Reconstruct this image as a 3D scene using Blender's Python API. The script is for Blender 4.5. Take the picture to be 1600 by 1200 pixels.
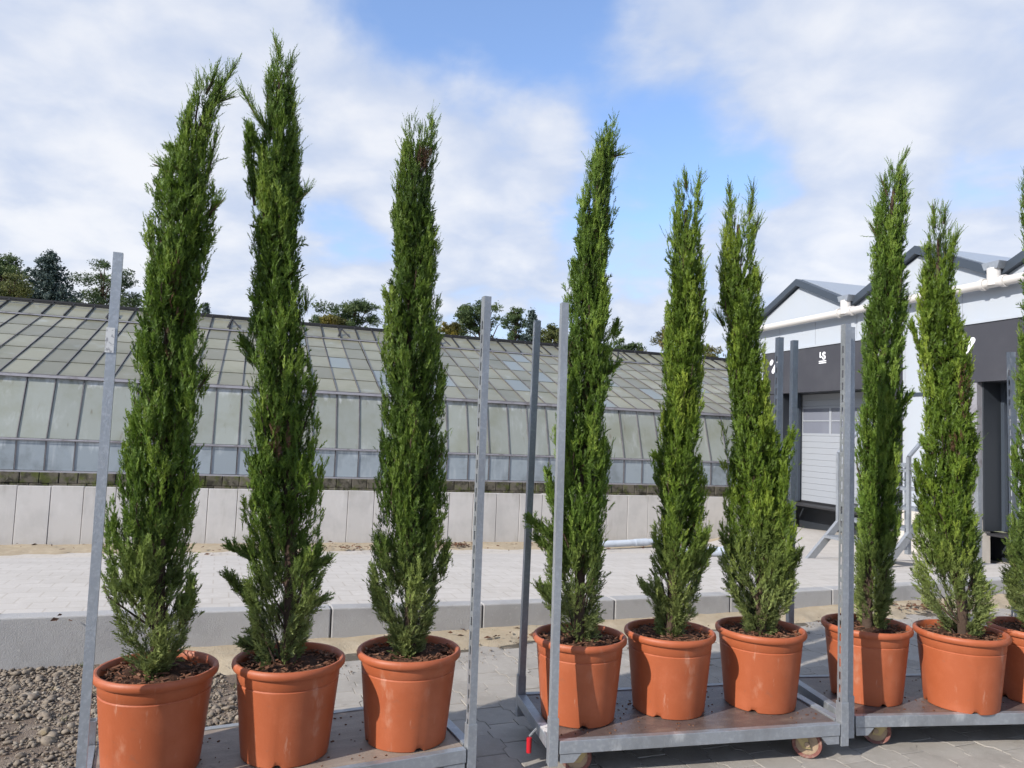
import bpy, bmesh, math, random
import numpy as np
from mathutils import Vector, Matrix

random.seed(7)
rng = np.random.default_rng(7)
for o in list(bpy.data.objects):
    bpy.data.objects.remove(o)
SC = bpy.context.scene
COL = SC.collection

# ------------------------------------------------------------------ camera
CAM_H, PITCH, ROLL = 1.368, math.radians(3.61), math.radians(1.955)
fw = Vector((0, math.cos(PITCH), math.sin(PITCH)))
up0 = Vector((0, -math.sin(PITCH), math.cos(PITCH)))
rt = math.cos(ROLL) * Vector((1, 0, 0)) + math.sin(ROLL) * up0
upv = -math.sin(ROLL) * Vector((1, 0, 0)) + math.cos(ROLL) * up0
cd = bpy.data.cameras.new('camera')
cam = bpy.data.objects.new('camera', cd)
COL.objects.link(cam)
cam.matrix_world = Matrix(((rt.x, upv.x, -fw.x, 0), (rt.y, upv.y, -fw.y, 0), (rt.z, upv.z, -fw.z, CAM_H), (0, 0, 0, 1)))
cd.sensor_width = 36
cd.lens = 36 * 1175 / 1600
cd.clip_start, cd.clip_end = 0.05, 3000
SC.camera = cam

SC.view_settings.view_transform = 'Standard'
SC.view_settings.look = 'None'
SC.view_settings.exposure = 0.3
SC.view_settings.gamma = 1.0
SC.view_settings.use_curve_mapping = False
SC.render.engine = 'CYCLES'
SC.cycles.use_denoising = True
SC.cycles.max_bounces = 4
SC.cycles.diffuse_bounces = 2
SC.cycles.adaptive_threshold = 0.03
SC.cycles.transparent_max_bounces = 8

OUTLINE = {
    1: [[0.482,-1.287,-1.19],[0.502,-1.311,-1.159],[0.549,-1.343,-1.117],[0.595,-1.378,-1.109],[0.639,-1.392,-1.105],[0.733,-1.415,-1.106],[0.827,-1.428,-1.116],[0.919,-1.432,-1.119],[1.014,-1.429,-1.105],[1.11,-1.404,-1.103],[1.204,-1.398,-1.107],[1.3,-1.391,-1.11],[1.398,-1.374,-1.102],[1.492,-1.371,-1.108],[1.552,-1.375,-1.121],[1.641,-1.377,-1.131],[1.737,-1.371,-1.136],[1.836,-1.357,-1.128],[1.936,-1.342,-1.13],[2.014,-1.338,-1.118],[2.083,-1.338,-1.108],[2.174,-1.339,-1.104],[2.233,-1.338,-1.138],[2.304,-1.281,-1.152],[2.384,-1.258,-1.152],[2.486,-1.245,-1.122],[2.59,-1.206,-1.093],[2.671,-1.142,-1.104]],
    2: [[0.503,-0.906,-0.776],[0.522,-0.931,-0.758],[0.562,-0.952,-0.741],[0.612,-0.955,-0.734],[0.659,-0.967,-0.717],[0.709,-0.982,-0.683],[0.759,-0.987,-0.676],[0.859,-0.993,-0.681],[0.957,-0.986,-0.693],[1.058,-0.997,-0.698],[1.159,-1.002,-0.713],[1.258,-1.008,-0.716],[1.361,-1.002,-0.723],[1.463,-1.012,-0.736],[1.564,-1.033,-0.75],[1.652,-1.038,-0.777],[1.714,-1.041,-0.785],[1.766,-1.027,-0.795],[1.848,-1.019,-0.814],[1.953,-1.02,-0.817],[2.058,-1.036,-0.825],[2.162,-1.024,-0.833],[2.248,-1.041,-0.835],[2.321,-1.043,-0.846],[2.428,-1.037,-0.862],[2.503,-1.008,-0.87],[2.567,-0.999,-0.886],[2.631,-1.005,-0.895],[2.696,-1.011,-0.891],[2.75,-0.999,-0.901],[2.802,-0.987,-0.914],[2.859,-0.98,-0.962]],
    3: [[0.49,-0.421,-0.34],[0.532,-0.438,-0.319],[0.585,-0.458,-0.288],[0.635,-0.496,-0.267],[0.687,-0.524,-0.256],[0.76,-0.535,-0.249],[0.823,-0.533,-0.239],[0.899,-0.536,-0.239],[0.973,-0.535,-0.242],[1.057,-0.539,-0.238],[1.164,-0.543,-0.242],[1.218,-0.536,-0.247],[1.324,-0.535,-0.256],[1.432,-0.54,-0.263],[1.58,-0.547,-0.271],[1.687,-0.552,-0.281],[1.776,-0.561,-0.295],[1.852,-0.557,-0.308],[1.908,-0.541,-0.316],[1.972,-0.515,-0.321],[2.073,-0.506,-0.322],[2.185,-0.514,-0.332],[2.294,-0.519,-0.342],[2.407,-0.513,-0.341],[2.521,-0.499,-0.343],[2.611,-0.482,-0.36],[2.668,-0.469,-0.368],[2.709,-0.444,-0.401]],
    4: [[0.522,0.259,0.382],[0.568,0.202,0.425],[0.626,0.167,0.46],[0.672,0.149,0.473],[0.727,0.147,0.471],[0.822,0.166,0.458],[0.935,0.168,0.446],[1.025,0.177,0.464],[1.109,0.174,0.467],[1.207,0.165,0.462],[1.286,0.183,0.449],[1.43,0.187,0.448],[1.561,0.191,0.459],[1.681,0.208,0.47],[1.776,0.222,0.462],[1.86,0.231,0.462],[1.92,0.229,0.447],[2.015,0.226,0.433],[2.088,0.23,0.422],[2.161,0.248,0.423],[2.26,0.254,0.426],[2.357,0.262,0.43],[2.454,0.271,0.427],[2.555,0.289,0.43],[2.63,0.31,0.434],[2.728,0.333,0.441],[2.791,0.366,0.448],[2.819,0.418,0.45]],
    5: [[0.503,0.709,0.796],[0.546,0.691,0.848],[0.595,0.684,0.879],[0.644,0.666,0.889],[0.709,0.653,0.897],[0.787,0.651,0.913],[0.862,0.649,0.929],[0.932,0.656,0.931],[1.027,0.654,0.926],[1.123,0.655,0.916],[1.172,0.651,0.906],[1.245,0.646,0.896],[1.318,0.662,0.892],[1.416,0.681,0.887],[1.486,0.691,0.883],[1.584,0.692,0.881],[1.682,0.69,0.885],[1.783,0.697,0.886],[1.852,0.707,0.888],[1.951,0.708,0.886],[2.032,0.7,0.876],[2.101,0.693,0.878],[2.213,0.705,0.87],[2.304,0.706,0.862],[2.386,0.717,0.852],[2.487,0.724,0.853],[2.557,0.737,0.857],[2.591,0.755,0.857]],
    6: [[0.508,1.131,1.25],[0.555,1.103,1.285],[0.606,1.06,1.339],[0.652,1.021,1.359],[0.712,1.011,1.373],[0.783,1.013,1.373],[0.88,1.011,1.36],[0.949,1.01,1.344],[1.029,1.015,1.337],[1.128,1.01,1.324],[1.229,1.002,1.314],[1.359,1.012,1.3],[1.428,1.014,1.266],[1.501,1.016,1.241],[1.601,1.011,1.224],[1.701,0.997,1.214],[1.805,0.987,1.207],[1.897,0.976,1.202],[1.977,0.965,1.189],[2.061,0.967,1.176],[2.144,0.962,1.171],[2.247,0.964,1.158],[2.341,0.971,1.15],[2.426,0.985,1.152],[2.508,1.006,1.139],[2.561,1.011,1.138]],
    7: [[0.529,1.748,1.842],[0.571,1.717,1.863],[0.623,1.707,1.873],[0.725,1.704,1.875],[0.827,1.7,1.903],[0.933,1.703,1.928],[1.035,1.702,1.938],[1.138,1.705,1.928],[1.245,1.704,1.928],[1.348,1.707,1.928],[1.453,1.716,1.934],[1.538,1.712,1.946],[1.611,1.712,1.949],[1.706,1.714,1.943],[1.815,1.72,1.949],[1.921,1.732,1.949],[2.027,1.748,1.955],[2.114,1.757,1.955],[2.212,1.773,1.949],[2.309,1.779,1.949],[2.407,1.788,1.949],[2.482,1.794,1.952],[2.571,1.807,1.952],[2.646,1.816,1.952],[2.725,1.842,1.945],[2.775,1.874,1.935],[2.815,1.906,1.935]],
    8: [[0.527,2.1,2.268],[0.548,2.06,2.299],[0.59,2.014,2.327],[0.65,1.987,2.324],[0.698,1.965,2.324],[0.77,1.959,2.309],[0.83,1.956,2.291],[0.9,1.956,2.288],[1.0,1.962,2.27],[1.104,1.962,2.256],[1.206,1.965,2.268],[1.267,1.968,2.272],[1.36,1.99,2.272],[1.463,1.993,2.267],[1.618,1.987,2.258],[1.733,1.984,2.243],[1.817,1.978,2.212],[1.889,1.974,2.194],[1.961,1.978,2.184],[2.025,1.984,2.169],[2.132,1.987,2.154],[2.237,2.0,2.151],[2.323,2.006,2.151],[2.397,2.003,2.148],[2.451,2.009,2.132],[2.509,2.022,2.117],[2.55,2.044,2.076]],
    9: [[0.537,2.564,2.69],[0.587,2.514,2.738],[0.649,2.495,2.771],[0.743,2.48,2.794],[0.9,2.478,2.809],[1.058,2.498,2.798],[1.27,2.519,2.788],[1.632,2.548,2.773],[2.021,2.567,2.755],[2.349,2.567,2.749],[2.681,2.563,2.74],[2.808,2.577,2.715]],
}
LIMB = {
    1: [[[-1.204,2.717,2.278],[-1.309,2.737,2.383],0.037],[[-1.295,2.717,2.294],[-1.352,2.717,2.306],0.007],[[-1.159,2.717,2.231],[-1.119,2.717,2.438],0.016],[[-1.125,2.717,2.137],[-1.068,2.697,2.183],0.012],[[-1.139,2.717,2.571],[-1.061,2.717,2.701],0.009],[[-1.149,2.717,2.546],[-1.061,2.717,2.573],0.012],[[-1.164,2.717,2.594],[-1.133,2.717,2.678],0.009],[[-1.319,2.717,1.798],[-1.328,2.697,1.93],0.021],[[-1.13,2.717,0.681],[-1.102,2.687,0.811],0.032],[[-1.12,2.717,1.501],[-1.09,2.717,1.553],0.009]],
    2: [[[-0.999,2.88,2.521],[-1.112,2.88,2.69],0.015],[[-1.019,2.88,2.431],[-1.078,2.88,2.544],0.02],[[-1.033,2.88,2.265],[-1.073,2.88,2.532],0.022],[[-0.963,2.88,2.82],[-0.987,2.88,2.89],0.007],[[-0.924,2.88,2.756],[-0.907,2.88,2.822],0.007],[[-0.852,2.88,2.245],[-0.802,2.88,2.293],0.01],[[-0.999,2.88,1.614],[-1.055,2.88,1.699],0.025],[[-0.945,2.88,0.863],[-1.057,2.85,0.904],0.022],[[-0.948,2.88,0.696],[-1.035,2.8,0.819],0.029],[[-0.725,2.88,0.822],[-0.657,2.9,0.864],0.02],[[-0.742,2.88,0.679],[-0.664,2.91,0.713],0.025],[[-0.946,2.88,0.53],[-0.977,2.83,0.557],0.025],[[-0.805,2.88,1.819],[-0.808,2.88,1.882],0.01]],
    3: [[[-0.256,3.048,0.808],[-0.228,3.028,0.913],0.031],[[-0.478,3.048,0.624],[-0.543,3.068,0.731],0.026]],
    4: [[[0.414,3.336,2.625],[0.478,3.336,2.648],0.011],[[0.449,3.336,1.823],[0.465,3.336,1.881],0.02],[[0.248,3.336,0.883],[0.075,3.296,0.999],0.037],[[0.251,3.336,0.8],[0.112,3.336,0.918],0.037],[[0.234,3.336,0.607],[0.134,3.296,0.716],0.043],[[0.439,3.336,1.651],[0.481,3.336,1.692],0.017],[[0.21,3.336,1.049],[0.163,3.356,1.215],0.026]],
    5: [[[0.785,3.465,2.548],[0.775,3.465,2.609],0.015],[[0.84,3.465,2.519],[0.85,3.465,2.618],0.012],[[0.731,3.465,0.593],[0.593,3.405,0.721],0.041],[[0.887,3.465,0.799],[0.949,3.465,0.871],0.027],[[0.702,3.465,1.257],[0.646,3.465,1.279],0.021]],
    6: [[[1.028,3.57,2.465],[1.017,3.57,2.597],0.015],[[1.121,3.57,2.468],[1.137,3.57,2.614],0.015],[[1.141,3.57,2.375],[1.168,3.57,2.445],0.012],[[1.166,3.57,2.095],[1.183,3.57,2.176],0.012],[[1.269,3.57,1.212],[1.312,3.49,1.419],0.052],[[1.21,3.51,0.657],[1.271,3.47,1.276],0.073],[[1.246,3.52,0.86],[1.296,3.47,1.073],0.055],[[1.304,3.57,0.736],[1.367,3.51,0.872],0.043],[[0.994,3.57,1.919],[0.959,3.57,1.989],0.012],[[1.032,3.57,0.875],[1.004,3.57,0.916],0.015]],
    7: [[[1.916,3.715,2.769],[1.967,3.715,2.867],0.009],[[1.916,3.715,2.637],[1.964,3.715,2.731],0.016],[[1.852,3.715,2.635],[1.822,3.715,2.713],0.009],[[1.81,3.715,2.405],[1.762,3.715,2.475],0.009],[[1.918,3.715,1.541],[1.961,3.665,1.629],0.022],[[1.933,3.715,2.053],[1.968,3.715,2.125],0.013]],
    8: [[[2.057,3.65,2.46],[2.05,3.65,2.563],0.012],[[2.104,3.65,2.478],[2.114,3.65,2.552],0.012],[[2.135,3.65,2.319],[2.177,3.65,2.432],0.016],[[2.009,3.65,1.792],[1.941,3.67,1.982],0.019],[[2.15,3.65,1.923],[2.181,3.65,2.012],0.016],[[2.009,3.65,1.171],[1.962,3.65,1.281],0.028],[[2.024,3.65,1.357],[2.008,3.7,1.405],0.022]],
    9: [],
}
SKY_BLOBS = [
    [-0.4755, 0.8262, 0.3022, 0.281, 0.5],
    [-0.299, 0.8629, 0.4074, 0.17, 0.12],
    [-0.0912, 0.926, 0.3665, 0.17, 0.5],
    [-0.5328, 0.8317, 0.1561, 0.204, 0.45],
    [-0.3723, 0.9093, 0.1858, 0.17, 0.35],
    [0.2681, 0.8442, 0.4641, 0.221, 0.35],
    [0.4008, 0.8885, 0.2235, 0.196, 0.55],
    [0.5374, 0.8051, 0.2509, 0.111, 0.4],
    [-0.0385, 0.9782, 0.2039, 0.128, 0.35],
    [0.458, 0.7878, 0.4119, 0.187, 0.25],
    [-0.2024, 0.9671, 0.1539, 0.128, 0.3],
    [0.0086, 0.8769, 0.4805, 0.162, -0.75],
    [-0.1586, 0.8617, 0.482, 0.094, -0.45],
    [0.2019, 0.9321, 0.3006, 0.128, -0.3],
    [-0.2338, 0.9384, 0.2544, 0.068, -0.25],
    [0.322, 0.8861, 0.3334, 0.094, -0.5],
    [0.4923, 0.8229, 0.2836, 0.077, -0.45],
    [0.2167, 0.8998, 0.3788, 0.094, -0.25],
    [-0.354, 0.8255, 0.4396, 0.077, -0.2],
    [0.1204, 0.9707, 0.2078, 0.102, -0.12],
    [0.1163, 0.9138, 0.3892, 0.051, -0.2],
    [0.0443, 0.9156, 0.3998, 0.094, 0.3],
    [0.1639, 0.9736, 0.1592, 0.145, 0.3],
    [-0.2005, 0.9081, 0.3676, 0.119, 0.25],
    [0.4583, 0.8666, 0.1976, 0.136, 0.3],
]
FAR_TREES = [
    [-31.65, 46, 1.9, 11.61, 0],
    [-27.09, 40, 1.65, 9.17, 1],
    [-27.57, 44, 1.85, 11.06, 2],
    [-27.6, 50, 2.62, 12.04, 0],
    [-24.81, 60, 0.62, 10.81, 2],
    [-17.3, 46, 1.06, 8.19, 3],
    [-14.63, 56, 1.01, 9.79, 0],
    [-10.79, 50, 2.27, 9.92, 0],
    [-10.82, 44, 0.72, 8.01, 3],
    [-3.84, 46, 0.63, 8.17, 3],
    [-1.75, 48, 2.06, 9.79, 0],
    [0.19, 58, 0.9, 11.12, 0],
    [1.16, 48, 0.74, 9.14, 2],
    [2.28, 46, 0.75, 8.1, 1],
    [7.53, 50, 1.01, 8.0, 0],
    [10.01, 46, 1.93, 8.25, 4],
    [14.02, 52, 0.85, 7.4, 1],
]

# ------------------------------------------------------------------ sun and sky
SUN_EL, SUN_AZ = math.radians(31), math.radians(39)      # azimuth measured from -X towards -Y
S = Vector((-math.cos(SUN_AZ) * math.cos(SUN_EL), -math.sin(SUN_AZ) * math.cos(SUN_EL), math.sin(SUN_EL)))
sd = bpy.data.lights.new('sun', 'SUN')
sd.energy, sd.angle, sd.color = 5.0, math.radians(0.5), (1.0, 0.955, 0.885)
sun = bpy.data.objects.new('sun', sd)
sun.rotation_euler = (-S).to_track_quat('-Z', 'Y').to_euler()
sun.location = (-10, -8, 15)
COL.objects.link(sun)

world = bpy.data.worlds.new('World')
SC.world = world
world.use_nodes = True
nt = world.node_tree
nt.nodes.clear()


class G:
    """small helper for building node trees"""
    def __init__(s, tree):
        s.t = tree

    def n(s, typ, inputs=None, **props):
        nd = s.t.nodes.new(typ)
        for k, v in props.items():
            setattr(nd, k, v)
        for k, v in (inputs or {}).items():
            s.set(nd.inputs[k], v)
        return nd

    def set(s, sock, v):
        if isinstance(v, bpy.types.NodeSocket):
            s.t.links.new(v, sock)
        elif isinstance(v, bpy.types.Node):
            s.t.links.new(v.outputs[0], sock)
        else:
            if hasattr(sock.default_value, '__len__') and not hasattr(v, '__len__'):
                v = (v, v, v)
            if sock.type == 'RGBA' and len(v) == 3:
                v = (*v, 1)
            sock.default_value = v

    def m(s, op, a, b=0.0, c=None, clamp=False):
        nd = s.n('ShaderNodeMath', operation=op, use_clamp=clamp)
        s.set(nd.inputs[0], a)
        s.set(nd.inputs[1], b)
        if c is not None:
            s.set(nd.inputs[2], c)
        return nd.outputs[0]

    def mix(s, f, a, b, blend='MIX'):
        nd = s.n('ShaderNodeMix', data_type='RGBA', blend_type=blend)
        s.set(nd.inputs[0], f)
        s.set(nd.inputs[6], a)
        s.set(nd.inputs[7], b)
        return nd.outputs[2]

    def mr(s, v, a, b, c=0.0, d=1.0, interp='SMOOTHSTEP'):
        nd = s.n('ShaderNodeMapRange', interpolation_type=interp)
        for k, x in zip((0, 1, 2, 3, 4), (v, a, b, c, d)):
            s.set(nd.inputs[k], x)
        return nd.outputs[0]

    def noise(s, vec, scale, detail=4.0, rough=0.55, dist=0.0, dims='3D'):
        nd = s.n('ShaderNodeTexNoise', noise_dimensions=dims)
        if vec is not None:
            s.set(nd.inputs['Vector'], vec)
        nd.inputs['Scale'].default_value = scale
        nd.inputs['Detail'].default_value = detail
        nd.inputs['Roughness'].default_value = rough
        nd.inputs['Distortion'].default_value = dist
        return nd.outputs['Fac']


g = G(nt)
sky = g.n('ShaderNodeTexSky', sky_type='NISHITA', sun_disc=False, sun_elevation=SUN_EL,
          sun_rotation=math.atan2(S.x, S.y), altitude=60, air_density=1.0, dust_density=0.6, ozone_density=2.2)
tc = g.n('ShaderNodeTexCoord')
nrm = g.n('ShaderNodeVectorMath', operation='NORMALIZE')
nt.links.new(tc.outputs['Generated'], nrm.inputs[0])
sep = g.n('ShaderNodeSeparateXYZ', {0: nrm.outputs[0]})
den = g.m('ADD', g.m('MAXIMUM', sep.outputs[2], 0.0), 0.32)
cmb = g.n('ShaderNodeCombineXYZ', {0: g.m('DIVIDE', sep.outputs[0], den), 1: g.m('DIVIDE', sep.outputs[1], den), 2: 0.0})
n1 = g.noise(cmb.outputs[0], 2.6, 6.0, 0.54, 0.2)
n2 = g.noise(cmb.outputs[0], 6.0, 5.0, 0.52, 0.2)
dens = g.m('ADD', g.m('MULTIPLY', g.m('SUBTRACT', n1, 0.5), 1.5), g.m('MULTIPLY', g.m('SUBTRACT', n2, 0.5), 0.75))
for bx, by, bz, br, ba in SKY_BLOBS:
    dp = g.n('ShaderNodeVectorMath', operation='DISTANCE')
    nt.links.new(nrm.outputs[0], dp.inputs[0])
    dp.inputs[1].default_value = (bx, by, bz)
    dens = g.m('ADD', dens, g.mr(dp.outputs['Value'], br * 1.25, 0.0, 0.0, ba))
dens = g.m('ADD', dens, 0.16)
cover = g.mr(dens, -0.17, 0.40)
shade = g.mr(g.m('ADD', g.m('MULTIPLY', n2, 0.7), g.m('MULTIPLY', dens, 0.35)), 0.28, 0.88)
cloud = g.mix(shade, (4.75, 5.45, 6.95), (7.6, 7.7, 8.0))
skyc = g.mix(1.0, sky.outputs[0], (1.80, 1.92, 2.18), 'MULTIPLY')
lowhaze = g.mr(sep.outputs[2], 0.30, 0.0, 0.0, 0.62)
skyc = g.mix(lowhaze, skyc, (5.1, 6.0, 7.9))
skyc = g.mix(0.12, skyc, (4.4, 5.7, 8.3))
final = g.mix(g.m('MULTIPLY', cover, 0.94), skyc, cloud)
bg = g.n('ShaderNodeBackground', {0: final, 1: 0.1})
wo = g.n('ShaderNodeOutputWorld', {0: bg.outputs[0]})


# ------------------------------------------------------------------ materials
MATS = {}


def mat(name, base, rough=0.6, metal=0.0, spec=0.5, var=(), bump=None, vary=0.0, coords='Object'):
    """var: list of (colour, noise scale, lo, hi, amount, stretch) layers; bump: (scale, strength, detail)"""
    m = bpy.data.materials.new(name)
    m.use_nodes = True
    t = m.node_tree
    p = t.nodes['Principled BSDF']
    q = G(t)
    tcn = q.n('ShaderNodeTexCoord')
    geo = q.n('ShaderNodeNewGeometry')
    vec = geo.outputs['Position'] if coords == 'World' else tcn.outputs['Object']
    col = q.n('ShaderNodeRGB').outputs[0]
    col.default_value = (*base, 1)
    for c, sc, lo, hi, am, st in var:
        mp = q.n('ShaderNodeMapping')
        t.links.new(vec, mp.inputs['Vector'])
        mp.inputs['Scale'].default_value = st
        f = q.noise(mp.outputs[0], sc, 6.0, 0.62)
        col = q.mix(q.mr(f, lo, hi, 0.0, am), col, c)
    if vary:
        oi = q.n('ShaderNodeObjectInfo')
        hs = q.n('ShaderNodeHueSaturation', {'Value': q.mr(oi.outputs['Random'], 0, 1, 1 - vary, 1 + vary, 'LINEAR'), 'Color': col})
        col = hs.outputs[0]
    q.set(p.inputs['Base Color'], col)
    p.inputs['Roughness'].default_value = rough
    p.inputs['Metallic'].default_value = metal
    p.inputs['Specular IOR Level'].default_value = spec
    if bump:
        b = q.n('ShaderNodeBump', {'Height': q.noise(vec, bump[0], bump[2], 0.6), 'Strength': bump[1], 'Distance': 0.01})
        q.set(p.inputs['Normal'], b.outputs[0])
    MATS[name] = m
    return m


U = (1, 1, 1)
mat('galv', (0.315, 0.335, 0.36), 0.42, 0.55, 0.5, [((0.52, 0.54, 0.56), 60, 0.45, 0.7, 0.35, U), ((0.24, 0.25, 0.26), 3.5, 0.45, 0.65, 0.7, (1, 1, 0.6)), ((0.58, 0.59, 0.59), 6, 0.60, 0.72, 0.7, (1, 1, 0.5)), ((0.16, 0.13, 0.11), 14, 0.66, 0.76, 0.7, U), ((0.20, 0.21, 0.22), 9, 0.55, 0.8, 0.7, (1, 1, 0.5)), ((0.5, 0.51, 0.5), 25, 0.6, 0.75, 0.6, (1, 1, 0.3))], (180, 0.15, 3))
mat('galv_rust', (0.36, 0.385, 0.41), 0.45, 0.5, 0.5, [((0.52, 0.54, 0.56), 60, 0.45, 0.7, 0.6, U), ((0.20, 0.19, 0.19), 9, 0.55, 0.8, 0.7, (1, 1, 0.5)), ((0.26, 0.15, 0.10), 3.3, 0.60, 0.64, 0.9, (1, 1, 1.2))], (180, 0.15, 3))
mat('galv_dark', (0.29, 0.30, 0.31), 0.5, 0.4, 0.5, [((0.36, 0.37, 0.38), 30, 0.5, 0.7, 0.6, U)], (150, 0.15, 3))
mat('zinc', (0.42, 0.34, 0.17), 0.4, 0.6, 0.5, [((0.25, 0.2, 0.13), 40, 0.5, 0.7, 0.6, U)])
mat('tyre', (0.16, 0.055, 0.042), 0.55, 0, 0.4, [((0.3, 0.22, 0.17), 45, 0.5, 0.7, 0.6, U)])
mat('wheel_disc', (0.36, 0.26, 0.17), 0.5, 0.2, 0.4, [((0.16, 0.12, 0.09), 50, 0.45, 0.7, 0.6, U)])
mat('red_plastic', (0.45, 0.012, 0.02), 0.35)
mat('deck', (0.095, 0.070, 0.062), 0.42, 0, 0.5, [((0.19, 0.14, 0.11), 7, 0.45, 0.7, 0.7, (1, 2.5, 1)), ((0.045, 0.03, 0.028), 16, 0.55, 0.75, 0.7, U), ((0.36, 0.31, 0.26), 55, 0.68, 0.76, 0.8, U)], (90, 0.2, 4))
mat('deck_pale', (0.22, 0.175, 0.14), 0.55, 0, 0.4, [((0.30, 0.25, 0.20), 6, 0.4, 0.7, 0.7, (1, 3, 1)), ((0.10, 0.075, 0.06), 14, 0.55, 0.75, 0.7, U), ((0.42, 0.37, 0.31), 55, 0.68, 0.76, 0.8, U)], (90, 0.2, 4))
mat('deck_edge', (0.03, 0.027, 0.03), 0.5)
mat('sticker', (0.62, 0.62, 0.6), 0.5, 0, 0.4, [((0.22, 0.22, 0.23), 70, 0.5, 0.62, 0.8, U)])
mat('terracotta', (0.325, 0.082, 0.030), 0.52, 0, 0.40, [((0.375, 0.105, 0.045), 7, 0.42, 0.68, 0.8, U), ((0.24, 0.085, 0.045), 24, 0.60, 0.72, 0.5, (1, 1, 1.6)), ((0.45, 0.24, 0.165), 26, 0.62, 0.72, 0.6, (1, 1, 0.22)), ((0.44, 0.22, 0.14), 11, 0.58, 0.78, 0.6, (1.2, 1.2, 0.6)), ((0.31, 0.055, 0.020), 5, 0.55, 0.8, 0.4, (1, 1, 2))], (120, 0.06, 3))
mat('soil', (0.045, 0.022, 0.013), 0.95, 0, 0.2, [((0.11, 0.05, 0.028), 60, 0.5, 0.65, 0.8, U), ((0.018, 0.011, 0.008), 25, 0.5, 0.7, 0.7, U)], (140, 0.8, 5))
mat('bark_chip', (0.13, 0.06, 0.035), 0.9, 0, 0.2, [((0.30, 0.20, 0.13), 30, 0.55, 0.7, 0.8, U)])
mat('bark', (0.070, 0.047, 0.034), 0.9, 0, 0.2, [((0.06, 0.04, 0.03), 30, 0.45, 0.7, 0.8, (1, 1, 0.2))], (60, 0.6, 5))
mat('concrete_wall', (0.455, 0.435, 0.415), 0.85, 0, 0.3, [((0.38, 0.365, 0.35), 2.2, 0.42, 0.7, 0.7, U), ((0.51, 0.49, 0.47), 5, 0.5, 0.75, 0.6, (1, 1, 0.4)), ((0.24, 0.225, 0.20), 1.6, 0.58, 0.85, 0.65, (2.5, 2.5, 0.4))], (70, 0.12, 5), 0.05, 'World')
mat('concrete_kerb', (0.345, 0.335, 0.325), 0.88, 0, 0.3, [((0.26, 0.252, 0.245), 3, 0.42, 0.7, 0.7, U), ((0.42, 0.405, 0.39), 28, 0.55, 0.75, 0.5, U), ((0.25, 0.235, 0.22), 5, 0.62, 0.8, 0.6, (2, 2, 0.6))], (140, 0.35, 5), 0.04, 'World')
mat('ramp', (0.465, 0.43, 0.39), 0.9, 0, 0.25, [((0.405, 0.37, 0.33), 1.2, 0.42, 0.7, 0.7, (1, 3, 1)), ((0.52, 0.485, 0.445), 14, 0.5, 0.7, 0.6, U)], (40, 0.2, 5), 0, 'World')
mat('paver', (0.315, 0.288, 0.255), 0.88, 0, 0.3, [((0.24, 0.218, 0.19), 4, 0.42, 0.7, 0.8, U), ((0.37, 0.338, 0.295), 30, 0.52, 0.72, 0.6, U), ((0.16, 0.145, 0.13), 11, 0.62, 0.8, 0.6, U)], (160, 0.35, 5), 0.07, 'World')
mat('joint', (0.10, 0.085, 0.066), 0.95, 0, 0.2, [((0.30, 0.25, 0.19), 20, 0.5, 0.7, 0.7, U)], (150, 0.4, 4), 0, 'World')
mat('sand', (0.335, 0.275, 0.195), 0.95, 0, 0.15, [((0.41, 0.345, 0.255), 9, 0.45, 0.7, 0.7, U), ((0.33, 0.235, 0.15), 16, 0.58, 0.75, 0.7, U), ((0.20, 0.14, 0.09), 45, 0.66, 0.76, 0.6, U)], (80, 0.6, 5), 0, 'World')
mat('dirt', (0.15, 0.115, 0.088), 0.95, 0, 0.2, [((0.27, 0.225, 0.18), 5, 0.45, 0.7, 0.7, U), ((0.115, 0.07, 0.045), 3, 0.55, 0.75, 0.8, U)], (120, 0.8, 5), 0, 'World')
mat('ground', (0.16, 0.165, 0.08), 0.95, 0, 0.2, [((0.25, 0.22, 0.15), 0.4, 0.45, 0.7, 0.7, U)], None, 0, 'World')
mat('leaf_litter', (0.10, 0.05, 0.03), 0.9, 0, 0.2, [((0.22, 0.12, 0.06), 20, 0.5, 0.7, 0.8, U)], None, 0, 'World')
mat('block', (0.125, 0.11, 0.085), 0.9, 0, 0.2, [((0.03, 0.028, 0.02), 5, 0.44, 0.60, 0.85, U), ((0.085, 0.10, 0.022), 6, 0.48, 0.66, 0.8, U), ((0.30, 0.27, 0.23), 16, 0.6, 0.75, 0.6, U)], (60, 0.7, 5), 0.15, 'World')
GL = [((0.15, 0.145, 0.085), 1.4, 0.45, 0.72, 0.8, U), ((0.31, 0.325, 0.30), 2.4, 0.55, 0.8, 0.7, (1, 1, 0.35)), ((0.11, 0.10, 0.075), 3.0, 0.63, 0.85, 0.7, (1.6, 1.6, 0.3))]
mat('roof_glass', (0.195, 0.185, 0.125), 0.34, 0, 0.5, GL, (14, 0.05, 3), 0.22, 'World')
mat('roof_glass_new', (0.19, 0.21, 0.20), 0.36, 0, 0.5, [((0.19, 0.215, 0.19), 2, 0.5, 0.75, 0.7, U)], (14, 0.04, 3), 0.10, 'World')
mat('wall_glass', (0.235, 0.25, 0.225), 0.36, 0, 0.5, [((0.18, 0.185, 0.135), 1.1, 0.42, 0.7, 0.7, U), ((0.34, 0.355, 0.34), 2.2, 0.52, 0.78, 0.7, (2.2, 2.2, 0.25)), ((0.12, 0.10, 0.065), 2.0, 0.60, 0.76, 0.75, (3, 3, 0.3))], (14, 0.05, 3), 0.10, 'World')
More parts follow.
